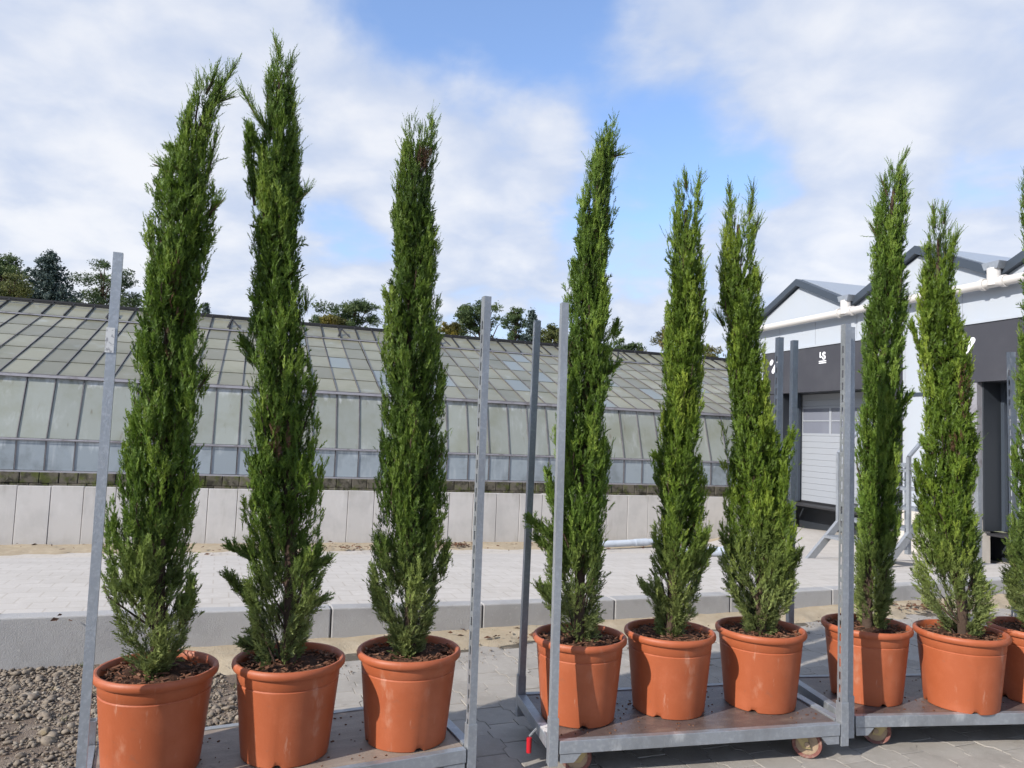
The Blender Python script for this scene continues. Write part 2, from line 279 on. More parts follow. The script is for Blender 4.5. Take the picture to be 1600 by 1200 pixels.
mat('low_glass', (0.25, 0.285, 0.31), 0.38, 0, 0.5, [((0.15, 0.17, 0.18), 2.0, 0.45, 0.7, 0.75, U), ((0.36, 0.39, 0.41), 2.6, 0.55, 0.78, 0.7, (2, 2, 0.4))], (14, 0.05, 3), 0.09, 'World')
mat('lime', (0.46, 0.48, 0.485), 0.8, 0, 0.3, [((0.25, 0.265, 0.245), 6, 0.42, 0.62, 0.8, (1, 1, 0.5))], None, 0.06, 'World')
mat('glazing_bar', (0.135, 0.125, 0.13), 0.6, 0.2, 0.4, [((0.22, 0.215, 0.225), 8, 0.5, 0.7, 0.6, U)], None, 0, 'World')
mat('old_zinc', (0.33, 0.32, 0.34), 0.5, 0.4, 0.4, [((0.16, 0.14, 0.14), 4, 0.5, 0.7, 0.7, U)], None, 0, 'World')
mat('black_iron', (0.025, 0.024, 0.026), 0.6, 0.2)
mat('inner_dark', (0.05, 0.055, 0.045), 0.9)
mat('panel_white', (0.375, 0.40, 0.435), 0.45, 0.0, 0.45, [((0.365, 0.395, 0.44), 3, 0.45, 0.7, 0.6, (1, 1, 0.3))], None, 0, 'World')
mat('trim_grey', (0.045, 0.056, 0.072), 0.4, 0.1, 0.45)
mat('curtain', (0.042, 0.042, 0.050), 0.55, 0, 0.4, [((0.055, 0.055, 0.062), 2, 0.4, 0.7, 0.7, U)], (4, 0.15, 3), 0, 'World')
mat('jamb_dark', (0.020, 0.024, 0.030), 0.5)
mat('door_grey', (0.285, 0.30, 0.325), 0.4, 0.0, 0.45)
mat('white_pvc', (0.55, 0.525, 0.50), 0.4, 0, 0.5, [((0.55, 0.52, 0.48), 3, 0.5, 0.75, 0.6, U)])
mat('white_print', (0.82, 0.82, 0.84), 0.5)
mat('roof_sheet', (0.40, 0.435, 0.47), 0.35, 0.5, 0.5)
mat('window_glass', (0.16, 0.17, 0.205), 0.08, 0.0, 0.8)
mat('plinth', (0.50, 0.465, 0.42), 0.9, 0, 0.2, [((0.40, 0.37, 0.33), 2, 0.45, 0.7, 0.7, U)], (60, 0.2, 4), 0, 'World')
mat('rubber', (0.012, 0.012, 0.014), 0.6)
mat('drain_pipe', (0.47, 0.51, 0.56), 0.35, 0.0, 0.5, [((0.33, 0.37, 0.42), 6, 0.45, 0.7, 0.6, U)])
mat('stone', (0.20, 0.165, 0.128), 0.9, 0, 0.25, [((0.34, 0.30, 0.245), 9, 0.52, 0.68, 0.85, U), ((0.12, 0.09, 0.075), 14, 0.5, 0.66, 0.8, U), ((0.30, 0.24, 0.13), 7, 0.58, 0.7, 0.6, U)], (130, 0.3, 4), 0, 'World')


def lime_stain(name, z0, z1, colour, amount=.85):
    """washed-on lime that runs down from the gutter in uneven tongues"""
    t = MATS[name].node_tree
    q = G(t)
    p = t.nodes['Principled BSDF']
    old = p.inputs['Base Color'].links[0].from_socket
    tcn = q.n('ShaderNodeTexCoord')
    geo = q.n('ShaderNodeNewGeometry')
    sx = q.n('ShaderNodeSeparateXYZ', {0: tcn.outputs['Object']})
    mp = q.n('ShaderNodeMapping')
    t.links.new(geo.outputs['Position'], mp.inputs['Vector'])
    mp.inputs['Scale'].default_value = (5, 5, .7)
    f = q.noise(mp.outputs[0], 1.6, 5.0, .65)
    h = q.m('ADD', sx.outputs[2], q.m('MULTIPLY', q.m('SUBTRACT', f, .5), .75))
    q.set(p.inputs['Base Color'], q.mix(q.mr(h, z0, z1, 0, amount), old, colour))


lime_stain('wall_glass', 1.0, 1.22, (0.44, 0.46, 0.47))
lime_stain('low_glass', .42, .60, (0.42, 0.45, 0.47))


def paving_lines(name):
    t = MATS[name].node_tree
    q = G(t)
    p = t.nodes['Principled BSDF']
    old = p.inputs['Base Color'].links[0].from_socket
    geo = q.n('ShaderNodeNewGeometry')
    mp = q.n('ShaderNodeMapping')
    t.links.new(geo.outputs['Position'], mp.inputs['Vector'])
    mp.inputs['Rotation'].default_value = (0, 0, -math.atan2(.357, .934))
    br = q.n('ShaderNodeTexBrick', {'Vector': mp.outputs[0], 'Scale': 1.0, 'Mortar Size': .006, 'Mortar Smooth': .3, 'Brick Width': .20, 'Row Height': .165,
                                    'Color1': (1, 1, 1, 1), 'Color2': (.94, .935, .93, 1), 'Mortar': (.80, .77, .73, 1)})
    q.set(p.inputs['Base Color'], q.mix(.75, old, br.outputs[0], 'MULTIPLY'))


paving_lines('ramp')
lime_stain('roof_glass', .30, -.25, (0.10, 0.092, 0.05), .55)
lime_stain('concrete_wall', .02, .40, (0.27, 0.25, 0.215), .55)
lime_stain('concrete_wall', -.62, -1.15, (0.30, 0.265, 0.21), .5)


def foliage(name, dark, mid, light, trans=0.34, old=False):
    old = name.startswith('cypress')
    m = bpy.data.materials.new(name)
    m.use_nodes = True
    t = m.node_tree
    t.nodes.clear()
    q = G(t)
    at = q.n('ShaderNodeAttribute', attribute_name='tint')
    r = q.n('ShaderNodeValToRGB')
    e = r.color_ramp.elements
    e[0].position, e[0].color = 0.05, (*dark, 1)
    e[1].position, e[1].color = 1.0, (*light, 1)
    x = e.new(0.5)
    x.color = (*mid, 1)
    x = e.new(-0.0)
    t.links.new(at.outputs['Fac'], r.inputs[0])
    # dead brown twigs carry a tint below zero
    brown = q.mr(at.outputs['Fac'], -0.02, -0.01, 1.0, 0.0, 'LINEAR')
    leafc = r.outputs[0]
    if old:
        # older, duller foliage low on the plant
        tcn = q.n('ShaderNodeTexCoord')
        sx = q.n('ShaderNodeSeparateXYZ', {0: tcn.outputs['Object']})
        lo = q.mr(q.m('ADD', sx.outputs[2], q.m('MULTIPLY', q.noise(tcn.outputs['Object'], 6.0), .5)), 0.62, 1.22, 0.78, 0.0)
        grey = q.mix(at.outputs['Fac'], (0.085, 0.105, 0.038), (0.34, 0.38, 0.14))
        leafc = q.mix(lo, leafc, grey)
    col = q.mix(brown, leafc, (0.115, 0.065, 0.035))
    p = q.n('ShaderNodeBsdfPrincipled', {'Base Color': col, 'Roughness': 0.55, 'Specular IOR Level': 0.35})
    tr = q.n('ShaderNodeBsdfTranslucent', {'Color': col})
    ms = q.n('ShaderNodeMixShader', {0: trans, 1: p.outputs[0], 2: tr.outputs[0]})
    q.n('ShaderNodeOutputMaterial', {0: ms.outputs[0]})
    MATS[name] = m


foliage('cypress', (0.036, 0.066, 0.011), (0.115, 0.195, 0.024), (0.275, 0.36, 0.056))
foliage('cypress_blue', (0.030, 0.056, 0.010), (0.095, 0.163, 0.021), (0.23, 0.305, 0.050))
foliage('cypress_yellow', (0.038, 0.070, 0.010), (0.132, 0.210, 0.022), (0.31, 0.38, 0.050))
foliage('far_dark', (0.028, 0.050, 0.020), (0.070, 0.108, 0.036), (0.15, 0.19, 0.065), 0.2)
foliage('far_olive', (0.045, 0.06, 0.018), (0.11, 0.125, 0.035), (0.22, 0.21, 0.06), 0.2)
foliage('far_spruce', (0.022, 0.040, 0.034), (0.058, 0.086, 0.075), (0.13, 0.16, 0.145), 0.1)
foliage('far_yellow', (0.05, 0.05, 0.012), (0.16, 0.14, 0.026), (0.34, 0.27, 0.05), 0.25)
foliage('far_autumn', (0.035, 0.042, 0.014), (0.09, 0.092, 0.026), (0.21, 0.16, 0.04), 0.25)


# ------------------------------------------------------------------ mesh helpers
class MB:
    def __init__(s):
        s.v, s.f = [], []

    def add(s, vs, fs):
        o = len(s.v)
        s.v += [tuple(a) for a in vs]
        s.f += [tuple(i + o for i in q) for q in fs]
        return s

    def box(s, c, d, M=None):
        """axis box: centre c, full size d, optional matrix"""
        vs = [Vector((c[0] + sx * d[0] / 2, c[1] + sy * d[1] / 2, c[2] + sz * d[2] / 2)) for sz in (-1, 1) for sy in (-1, 1) for sx in (-1, 1)]
        if M is not None:
            vs = [M @ v for v in vs]
        return s.add(vs, [(0, 2, 3, 1), (4, 5, 7, 6), (0, 1, 5, 4), (2, 6, 7, 3), (0, 4, 6, 2), (1, 3, 7, 5)])

    def bb(s, lo, hi, M=None):
        return s.box([(a + b) / 2 for a, b in zip(lo, hi)], [b - a for a, b in zip(lo, hi)], M)

    def bar(s, a, b, w, h, upd=(0, 0, 1)):
        a, b = Vector(a), Vector(b)
        d = (b - a)
        x = d.normalized()
        y = Vector(upd).cross(x)
        if y.length < 1e-4:
            y = Vector((1, 0, 0)).cross(x)
        y.normalize()
        z = x.cross(y)
        vs = [p + y * (sy * w / 2) + z * (sz * h / 2) for p in (a, b) for sz in (-1, 1) for sy in (-1, 1)]
        return s.add(vs, [(0, 1, 3, 2), (4, 6, 7, 5), (0, 4, 5, 1), (2, 3, 7, 6), (0, 2, 6, 4), (1, 5, 7, 3)])

    def tube(s, pts, rad, n=10, cap=True):
        pts = [Vector(p) for p in pts]
        o = len(s.v)
        rr = rad if hasattr(rad, '__len__') else [rad] * len(pts)
        for i, p in enumerate(pts):
            d = (pts[min(i + 1, len(pts) - 1)] - pts[max(i - 1, 0)]).normalized()
            a = d.orthogonal() if abs(d.z) < 0.9 else d.cross(Vector((0, 1, 0)))
            a.normalize()
            b = d.cross(a)
            for k in range(n):
                t = 2 * math.pi * k / n
                s.v.append(tuple(p + (a * math.cos(t) + b * math.sin(t)) * rr[i]))
        for i in range(len(pts) - 1):
            for k in range(n):
                s.f.append((o + i * n + k, o + i * n + (k + 1) % n, o + (i + 1) * n + (k + 1) % n, o + (i + 1) * n + k))
        if cap:
            s.f.append(tuple(o + k for k in range(n))[::-1])
            s.f.append(tuple(o + (len(pts) - 1) * n + k for k in range(n)))
        return s

    def lathe(s, prof, n=48, c=(0, 0, 0)):
        o = len(s.v)
        for r, z in prof:
            for k in range(n):
                t = 2 * math.pi * k / n
                s.v.append((c[0] + r * math.cos(t), c[1] + r * math.sin(t), c[2] + z))
        for i in range(len(prof) - 1):
            for k in range(n):
                s.f.append((o + i * n + k, o + i * n + (k + 1) % n, o + (i + 1) * n + (k + 1) % n, o + (i + 1) * n + k))
        return s

    def prism(s, poly, d0, d1):
        """poly: list of Vectors; extruded from offset d0 to d1 (Vectors)"""
        n = len(poly)
        vs = [Vector(p) + d0 for p in poly] + [Vector(p) + d1 for p in poly]
        fs = [tuple(range(n))[::-1], tuple(range(n, 2 * n))] + [(k, (k + 1) % n, n + (k + 1) % n, n + k) for k in range(n)]
        return s.add(vs, fs)

    def build(s, name, material, parent=None, smooth=False, bevel=0.0, mw=None, fix=True):
        me = bpy.data.meshes.new(name)
        me.from_pydata(s.v, [], s.f)
        if fix or bevel:
            bm = bmesh.new()
            bm.from_mesh(me)
            if bevel:
                ed = [e for e in bm.edges if len(e.link_faces) == 2 and e.calc_face_angle(0) > 0.6]
                bmesh.ops.bevel(bm, geom=ed, offset=bevel, segments=2, affect='EDGES', profile=0.5)
            bmesh.ops.recalc_face_normals(bm, faces=bm.faces)
            bm.to_mesh(me)
            bm.free()
        return link(name, me, material, parent, smooth, mw)


def link(name, me, material, parent=None, smooth=False, mw=None):
    if material is not None and not me.materials:
        me.materials.append(MATS[material] if isinstance(material, str) else material)
    if smooth:
        me.polygons.foreach_set('use_smooth', [True] * len(me.polygons))
        try:
            me.set_sharp_from_angle(angle=math.radians(40))
        except Exception:
            pass
    o = bpy.data.objects.new(name, me)
    COL.objects.link(o)
    if parent is not None:
        o.parent = parent
    if mw is not None:
        o.matrix_local = mw
    return o


def inst(src, name, parent=None, mw=None):
    o = bpy.data.objects.new(name, src.data)
    COL.objects.link(o)
    o.parent = parent
    if mw is not None:
        o.matrix_local = mw
    return o


def empty(name, loc=(0, 0, 0), rz=0.0):
    o = bpy.data.objects.new(name, None)
    COL.objects.link(o)
    o.location = loc
    o.rotation_euler = (0, 0, rz)
    o.empty_display_size = 0.1
    return o


def tag(o, label=None, cat=None, group=None, kind=None):
    for k, v in (('label', label), ('category', cat), ('group', group), ('kind', kind)):
        if v:
            o[k] = v
    return o


def fast_mesh(name, V, Q, tint=None):
    """V (n,3) floats, Q (m,4) int quads, via foreach_set"""
    me = bpy.data.meshes.new(name)
    k = Q.shape[1]
    me.vertices.add(len(V))
    me.vertices.foreach_set('co', np.ascontiguousarray(V, dtype=np.float32).ravel())
    me.loops.add(Q.size)
    me.loops.foreach_set('vertex_index', np.ascontiguousarray(Q, dtype=np.int32).ravel())
    me.polygons.add(len(Q))
    me.polygons.foreach_set('loop_start', np.arange(0, Q.size, k, dtype=np.int32))
    me.polygons.foreach_set('loop_total', np.full(len(Q), k, dtype=np.int32))
    me.update(calc_edges=True)
    if tint is not None:
        a = me.attributes.new('tint', 'FLOAT', 'POINT')
        a.data.foreach_set('value', np.ascontiguousarray(tint, dtype=np.float32))
    me.validate()
    return me


def grid(name, xs, ys, zf, material, frame=None, smooth=True):
    """height-field sheet; xs, ys local coordinates, frame(x, y) -> world xy"""
    m = MB()
    for y in ys:
        for x in xs:
            wx, wy = frame(x, y) if frame else (x, y)
            m.v.append((wx, wy, zf(x, y)))
    n = len(xs)
    for j in range(len(ys) - 1):
        for i in range(n - 1):
            m.f.append((j * n + i, j * n + i + 1, (j + 1) * n + i + 1, (j + 1) * n + i))
    return m.build(name, material, smooth=smooth, fix=False)


# frames of the place: kerb (K), retaining wall and greenhouse (W), loading building (B)
K0, KT, KN = Vector((-2.72, 4.17)), Vector((0.934, 0.357)), Vector((-0.357, 0.934))
W0 = Vector((-8.271, 12.770, 0))
WT = Vector((0.9462, 0.3235, -0.0095)).normalized()
WN = Vector((-0.3235, 0.9462, 0)).normalized()
WZ = WT.cross(WN)
WM = Matrix(((WT.x, WN.x, WZ.x, W0.x), (WT.y, WN.y, WZ.y, W0.y), (WT.z, WN.z, WZ.z, W0.z), (0, 0, 0, 1)))
BU, BN = Vector((-0.2924, 0.9563, 0)), Vector((-0.9563, -0.2924, 0))      # along the face; outwards
BM_ = Matrix(((BU.x, BN.x, 0, 7.311), (BU.y, BN.y, 0, 11.3), (0, 0, 1, 0), (0, 0, 0, 1)))


def K(s, q):
    p = K0 + KT * s + KN * q
    return p.x, p.y


def kerb_top(s):
    return float(np.interp(s, [-1, 0, 1.0, 1.7, 2.5, 3.0, 3.8, 4.5, 5.5, 7.7, 20], [0.265, 0.258, 0.239, 0.221, 0.199, 0.189, 0.178, 0.168, 0.165, 0.17, 0.17]))


# ramp height: from the kerb top down to the wall foot and the dock
CP = []
for s_ in np.arange(-6, 14, 1.0):
    CP.append((*K(s_, 0.05), kerb_top(s_) - 0.006))
for s_ in np.arange(-6, 17, 1.0):
    p_ = W0 + WT * s_
    CP.append((p_.x, p_.y, -0.855 + p_.z))
for u_ in np.arange(-7, 6.2, 1.0):
    p_ = BM_ @ Vector((u_, 0.1, 0))
    CP.append((p_.x, p_.y, -0.413))
CP = np.array(CP)


def ramp_z(x, y):
    d2 = (CP[:, 0] - x) ** 2 + (CP[:, 1] - y) ** 2 + 0.02
    w = 1 / d2 ** 1.6
    return float((w * CP[:, 2]).sum() / w.sum())


# ------------------------------------------------------------------ ground
tag(grid('ground', np.linspace(-900, 900, 13), np.linspace(-900, 1500, 13), lambda x, y: -1.35, 'ground'), kind='structure')
tag(grid('yard', np.linspace(-22, 22, 23), np.linspace(-22, 0.02, 12), lambda s, q: -0.022, 'dirt', K), kind='structure')
rs = np.concatenate([np.arange(-14, -4, 1.0), np.arange(-4, 16.1, 0.4)])
tag(grid('ramp_road', rs, np.concatenate([np.arange(0.04, 2.0, 0.2), np.arange(2.0, 11.6, 0.4)]), lambda s, q: ramp_z(*K(s, q)), 'ramp', K), kind='structure')


def nz(x, y, f=1.0):
    return math.sin(x * 3.1 * f + 1.3) * math.sin(y * 4.7 * f + .4) * .5 + math.sin(x * 9.1 * f + y * 5.3 * f) * .3 + math.sin(x * 23 * f - y * 17 * f) * .2


# sand along the kerb foot, and along the foot of the tall wall
tag(grid('sand_strip', np.arange(0.9, 10, 0.05), np.arange(-0.40, 0.02, 0.02),
         lambda s, q: 0.022 + 0.012 * nz(s, q * 3) - 0.042 * max(0, (-q - 0.17 - 0.09 * nz(s * 1.7, 0.3)) / 0.16) + 0.02 * max(0, 1 + q * 8), 'sand', K), kind='structure')
wf = lambda s, q: tuple((WM @ Vector((s, q, 0)))[:2])
tag(grid('sand_bank', np.arange(-5, 15.5, 0.1), np.arange(-1.1, 0.06, 0.06),
         lambda s, q: ramp_z(*wf(s, q)) + 0.075 * min(1, max(0, (q + 0.95 + 0.15 * nz(s * .9, 0.2)) / 0.5)) - 0.03 + 0.012 * nz(s * .8, q), 'sand', wf), kind='structure')

# paving: straight cross joints, zigzag long joints
PAVE_S0, PAVE_S1 = 1.28, 9.6
PW, PL = 0.165, 0.205
pv = tag(grid('pavement', np.linspace(PAVE_S0, PAVE_S1, 20), np.linspace(-4.4, -0.2, 8), lambda s, q: -0.0045, 'joint', K), kind='structure')


def paver_mesh():
    hw, hl, z = PW / 2 - 0.0016, PL / 2 - 0.0016, 0.0117
    zz = [(-hl, -1), (-hl * .62, -1), (-hl * .42, 1), (hl * .42, 1), (hl * .62, -1), (hl, -1)]
    a = 0.0125
    right = [(hw + a * k, y) for y, k in zz]
    left = [(-hw - a * k, y) for y, k in reversed(zz)]
    poly = [Vector((x, y, 0)) for x, y in right + left]
    n = len(poly)
    ch = 0.0016
    inner = [Vector((p.x - math.copysign(ch, p.x), p.y - math.copysign(ch, p.y) * (1 if abs(p.y) > hl * .9 else 0), 0)) for p in poly]
    m = MB()
    m.v = [(p.x, p.y, -0.02) for p in poly] + [(p.x, p.y, -0.0016) for p in poly] + [(p.x, p.y, 0) for p in inner]
    for b in (0, n):
        m.f += [(b + k, b + (k + 1) % n, b + n + (k + 1) % n, b + n + k) for k in range(n)]
    m.f.append(tuple(range(2 * n, 3 * n)))
    return m


pm = paver_mesh()
spots = []
ang = math.atan2(KT.y, KT.x)
for i in range(int((PAVE_S1 - PAVE_S0) / PW)):
    for j in range(21):
        s_, q_ = PAVE_S0 + (i + .5) * PW, -0.36 - (j + .5 * (i % 2)) * PL
        x, y = K(s_, q_)
        rel = Vector((x, y, 0)) - cam.location
        d_ = rel.dot(fw)
        px, py = 800 + 1175 * rel.dot(rt) / max(d_, .1), 600 - 1175 * rel.dot(upv) / max(d_, .1)
        vis = d_ > .5 and 380 < px < 1640 and py < 1225
        # what the trolley decks hide
        hid = False
        for ox, oy, th in ((-1.2932, 2.4006, .4481), (.2087, 3.0542, .2286), (1.5801, 3.4311, .137)):
            lx, ly = (x - ox) * math.cos(th) + (y - oy) * math.sin(th), -(x - ox) * math.sin(th) + (y - oy) * math.cos(th)
            if 0.05 < lx < 1.27 and 0.12 < ly < 0.66:
                hid = True
        spots.append((0 if vis and not hid else 1, d_, x, y))
spots.sort()
rest = MB()
p0_ = None
for k, (c_, d_, x, y) in enumerate(spots):
    M = Matrix.Translation((x, y, random.uniform(-.0022, .0022))) @ Matrix.Rotation(ang + random.uniform(-.008, .008), 4, 'Z') @ Matrix.Rotation(random.uniform(-.006, .006), 4, 'X')
    if k < 300:
        if p0_ is None:
            p0_ = pm.build('paver', 'paver', pv, mw=M)
        else:
            inst(p0_, 'paver', pv, M)
    else:
        rest.add([M @ Vector(v) for v in pm.v], pm.f)
tag(rest.build('pavers_beyond', 'paver', pv), kind='stuff')

# ------------------------------------------------------------------ gravel bed
def ico_sphere(level):
    ico = bmesh.new()
    bmesh.ops.create_icosphere(ico, subdivisions=level, radius=1.0)
    V = np.array([v.co[:] for v in ico.verts])
    F = np.array([[v.index for v in f.verts] for f in ico.faces])
    ico.free()
    return V, F


ICO = (ico_sphere(1), ico_sphere(2))


def stones(n, sfun, name, material, zbase=-0.020):
    vs, fs, o = [], [], 0
    for i in range(n):
        x, y, r = sfun()
        IV, IF = ICO[1 if r > 0.0150 else 0]
        a = rng.uniform(0.65, 1.2, 3) * r
        a[2] *= 0.55
        w = IV * (1 + 0.24 * np.sin(IV @ rng.normal(0, 1.9, 3) + rng.uniform(0, 6))[:, None] + 0.14 * np.sin(IV @ rng.normal(0, 3.5, 3))[:, None])
        t, u = rng.uniform(0, 6.283), rng.normal(0, .25)
        R_ = np.array([[math.cos(t), -math.sin(t), 0], [math.sin(t), math.cos(t), 0], [0, 0, 1]]) @ np.array([[1, 0, 0], [0, math.cos(u), -math.sin(u)], [0, math.sin(u), math.cos(u)]])
        vs.append((w * a) @ R_.T + [x, y, zbase + a[2] * rng.uniform(.1, .9)])
        fs.append(IF + o)
        o += len(IV)
    me = fast_mesh(name, np.concatenate(vs), np.concatenate(fs))
    return link(name, me, material, smooth=False)


def gravel_spot():
    while True:
        s_, q_ = rng.uniform(-1.3, 1.45), -abs(rng.uniform(0, 1)) ** 1.1 * 2.6 - 0.005
        if s_ > 1.22 + 0.10 * math.sin(q_ * 5):
            continue
        if q_ < -1.5 and rng.uniform() < .5:
            continue
        x, y = K(s_, q_)
        if nz(x * 1.3, y * 1.1) + rng.normal(0, .25) > .42:
            continue
        return x, y, min(0.027, 0.0042 + rng.exponential(0.0040))


def sand_spot():
    s_, q_ = rng.uniform(.9, 9), -rng.uniform(0, 1) ** 1.3 * .62 - .01
    return (*K(s_, q_), min(.014, .0028 + rng.exponential(.0022)))


tag(stones(1500, sand_spot, 'loose_pebbles', 'stone', .006), 'small pebbles scattered over the sand along the kerb', 'pebbles', kind='stuff')
tag(stones(15000, gravel_spot, 'gravel_bed', 'stone'), 'grey and tan river gravel covering the ground left of the paving', 'gravel', kind='stuff')

def litter(name, spots, label):
    m = MB()
    for cx_, cy_, sx_, sy_, n, zf in spots:
        for _ in range(n):
            x, y = cx_ + rng.normal(0, sx_), cy_ + rng.normal(0, sy_)
            M = Matrix.Translation((x, y, zf(x, y) + rng.uniform(.004, .03))) @ Matrix.Rotation(rng.uniform(0, 6), 4, 'Z') @ Matrix.Rotation(rng.normal(0, .5), 4, 'X')
            l = rng.uniform(.012, .035) * (1.6 if y > 9 else 1)
            m.add([M @ Vector(v) for v in ((-l, 0, 0), (0, -l * .45, .006), (l, 0, 0), (0, l * .45, .006))], [(0, 1, 2, 3)])
    tag(m.build(name, 'leaf_litter', fix=False), label, 'leaves', kind='stuff')


def weeds(name, clumps, label):
    vs, qs, ts = [], [], []
    for x0, y0, z_, h, n in clumps:
        for _ in range(n):
            a, b = rng.uniform(0, 6.283), rng.uniform(.1, .7)
            L_, w_ = h * rng.uniform(.5, 1.1), h * rng.uniform(.03, .07)
            p = np.array([x0 + rng.normal(0, h * .25), y0 + rng.normal(0, h * .25), z_ - .005])
            tip = p + L_ * np.array([math.cos(a) * b, math.sin(a) * b, 1 - .4 * b])
            sd_ = np.array([-math.sin(a), math.cos(a), 0]) * w_
            o = len(vs)
            vs += [p - sd_, p + sd_, tip]
            qs.append((o, o + 1, o + 2))
            ts += [.3, .3, .3 + rng.uniform(0, .5)]
    tag(link(name, fast_mesh(name, np.array(vs), np.array(qs), np.array(ts)), 'far_olive'), label, 'weeds', kind='stuff')


wd = []
for _ in range(46):
    s_ = rng.uniform(-2, 15)
    p_ = WM @ Vector((s_, rng.uniform(.14, .40), .0))
    wd.append((p_.x, p_.y, p_.z + .02, rng.uniform(.10, .30), 26))
for _ in range(70):
    s_ = rng.uniform(1.6, 8) if rng.random() < .5 else rng.normal(2.9, .35)
    wd.append((*K(s_, -.012 - abs(rng.normal(0, .012))), .02, rng.uniform(.012, .04), 14))
for _ in range(20):
    wd.append((*K(rng.uniform(-1, 1.2), -abs(rng.normal(0, .9))), -.015, rng.uniform(.015, .05), 10))
weeds('weeds', wd, 'small green weeds growing along the wall tops and kerb foot')

wl = lambda s_, q_: tuple((WM @ Vector((s_, q_, 0)))[:2])
rz_ = lambda x, y: ramp_z(x, y) + .05
litter('leaf_litter', [(*wl(7.5, -.45), .22, .14, 130, rz_), (*wl(5.6, -.75), .5, .16, 90, rz_), (*wl(2.0, -.8), 1.4, .3, 70, rz_), (*wl(9, -.8), 2.5, .5, 60, rz_),
                       (*K(6.6, -.22), .22, .07, 120, lambda x, y: .02), (*K(3.0, -.2), .7, .08, 60, lambda x, y: .02), (*K(5, -1.2), 1.6, .5, 50, lambda x, y: 0), (*K(.3, .08), .5, .1, 10, lambda x, y: .255)],
       'dry brown leaves blown along the walls and paving')

# ------------------------------------------------------------------ kerb wall of one-metre stones
kw = empty('kerb_wall', (*K(0, 0), 0))
tag(kw, 'low grey concrete kerb wall of metre long stones behind the trolleys', 'wall')
for i in range(-3, 11):
    s0, s1 = 1.754 + (i - 2) * 1.005 + 0.004, 1.754 + (i - 1) * 1.005 - 0.004
    m = MB()
    c0, c1 = K(s0, 0), K(s1, 0)
    h0, h1 = kerb_top(s0), kerb_top(s1)
    w = 0.12
    vs = []
    for (s_, h) in ((s0, h0), (s1, h1)):
        for q_, z in ((0, -0.1), (w, -0.1), (w, h + 0.004), (0, h + 0.004)):
            x, y = K(s_, q_)
            vs.append((x - kw.location.x, y - kw.location.y, z))
    m.add(vs, [(0, 1, 2, 3), (7, 6, 5, 4), (0, 4, 5, 1), (1, 5, 6, 2), (2, 6, 7, 3), (3, 7, 4, 0)])
    m.build('kerb_stone', 'concrete_kerb', kw, smooth=False, bevel=0.008)

# ------------------------------------------------------------------ tall retaining wall
rw = empty('retaining_wall')
rw.matrix_world = WM
tag(rw, 'pale concrete retaining wall of upright panels below the greenhouse', 'wall')
m = MB().bb((0.004, 0, -1.15), (0.496, 0.10, 0.175))
proto = m.build('panel', 'concrete_wall', rw, bevel=0.007, mw=Matrix.Translation((-5.0, 0, 0)))
for i in range(-9, 32):
    inst(proto, 'panel', rw, Matrix.Translation((i * 0.5, random.uniform(-.004, .004), random.uniform(-.004, .004))) @ Matrix.Rotation(random.uniform(-.003, .003), 4, 'X'))

tag(MB().add([tuple(WM @ Vector(v)) for v in ((-5, .09, .0), (22.5, .09, .0), (22.5, .47, .03), (-5, .47, .03))], [(0, 1, 2, 3)]).build('earth_strip', 'dirt', fix=False), kind='structure')

# ------------------------------------------------------------------ greenhouse
gh = empty('greenhouse')
gh.matrix_world = WM
tag(gh, 'long old glass greenhouse with algae stained panes and sloping roof', 'greenhouse')
GP, GS0, NB = 0.455, -3.84, 50
GS1 = GS0 + NB * GP
# footing of blocks
fb = MB().bb((0.004, 0.44, -0.002), (0.296, 0.60, 0.186)).build('footing_block', 'block', gh, bevel=0.012, mw=Matrix.Translation((GS0, 0, 0)))
for r_ in range(2):
    for i in range(int((GS1 - GS0) / 0.3)):
        if r_ == 0 and i == 0:
            continue
        inst(fb, 'footing_block', gh, Matrix.Translation((GS0 + i * .3 + .15 * r_, random.uniform(-.012, .012), 0.19 * r_)))
# planes of the section (offset back, height): lower wall, leaning wall, roof
SEC_LOW = (Vector((0, .5, .405)), Vector((0, .5, .935)))
SEC_WALL = (Vector((0, .505, .965)), Vector((0, .86, 2.05)))
SEC_ROOF = (Vector((0, .84, 2.10)), Vector((0, 5.16, 3.655)))
SEC_VENT = (Vector((0, 5.20, 3.70)), Vector((0, 6.22, 4.12)))


def pane_mesh(length):
    return MB().bb((0.010, -0.003, 0.004), (GP - 0.010, 0.003, length - 0.004))


def section_matrix(a, b, x, along=0.0, tilt=0.0):
    d = (b - a).normalized()
    nrm_ = Vector((1, 0, 0)).cross(d)
    o = a + d * along
    return Matrix(((1, 0, 0, x), (0, -nrm_.y, d.y, o.y), (0, -nrm_.z, d.z, o.z), (0, 0, 0, 1))) @ Matrix.Rotation(tilt, 4, 'X') @ Matrix.Rotation(random.uniform(-.006, .006), 4, 'Y')


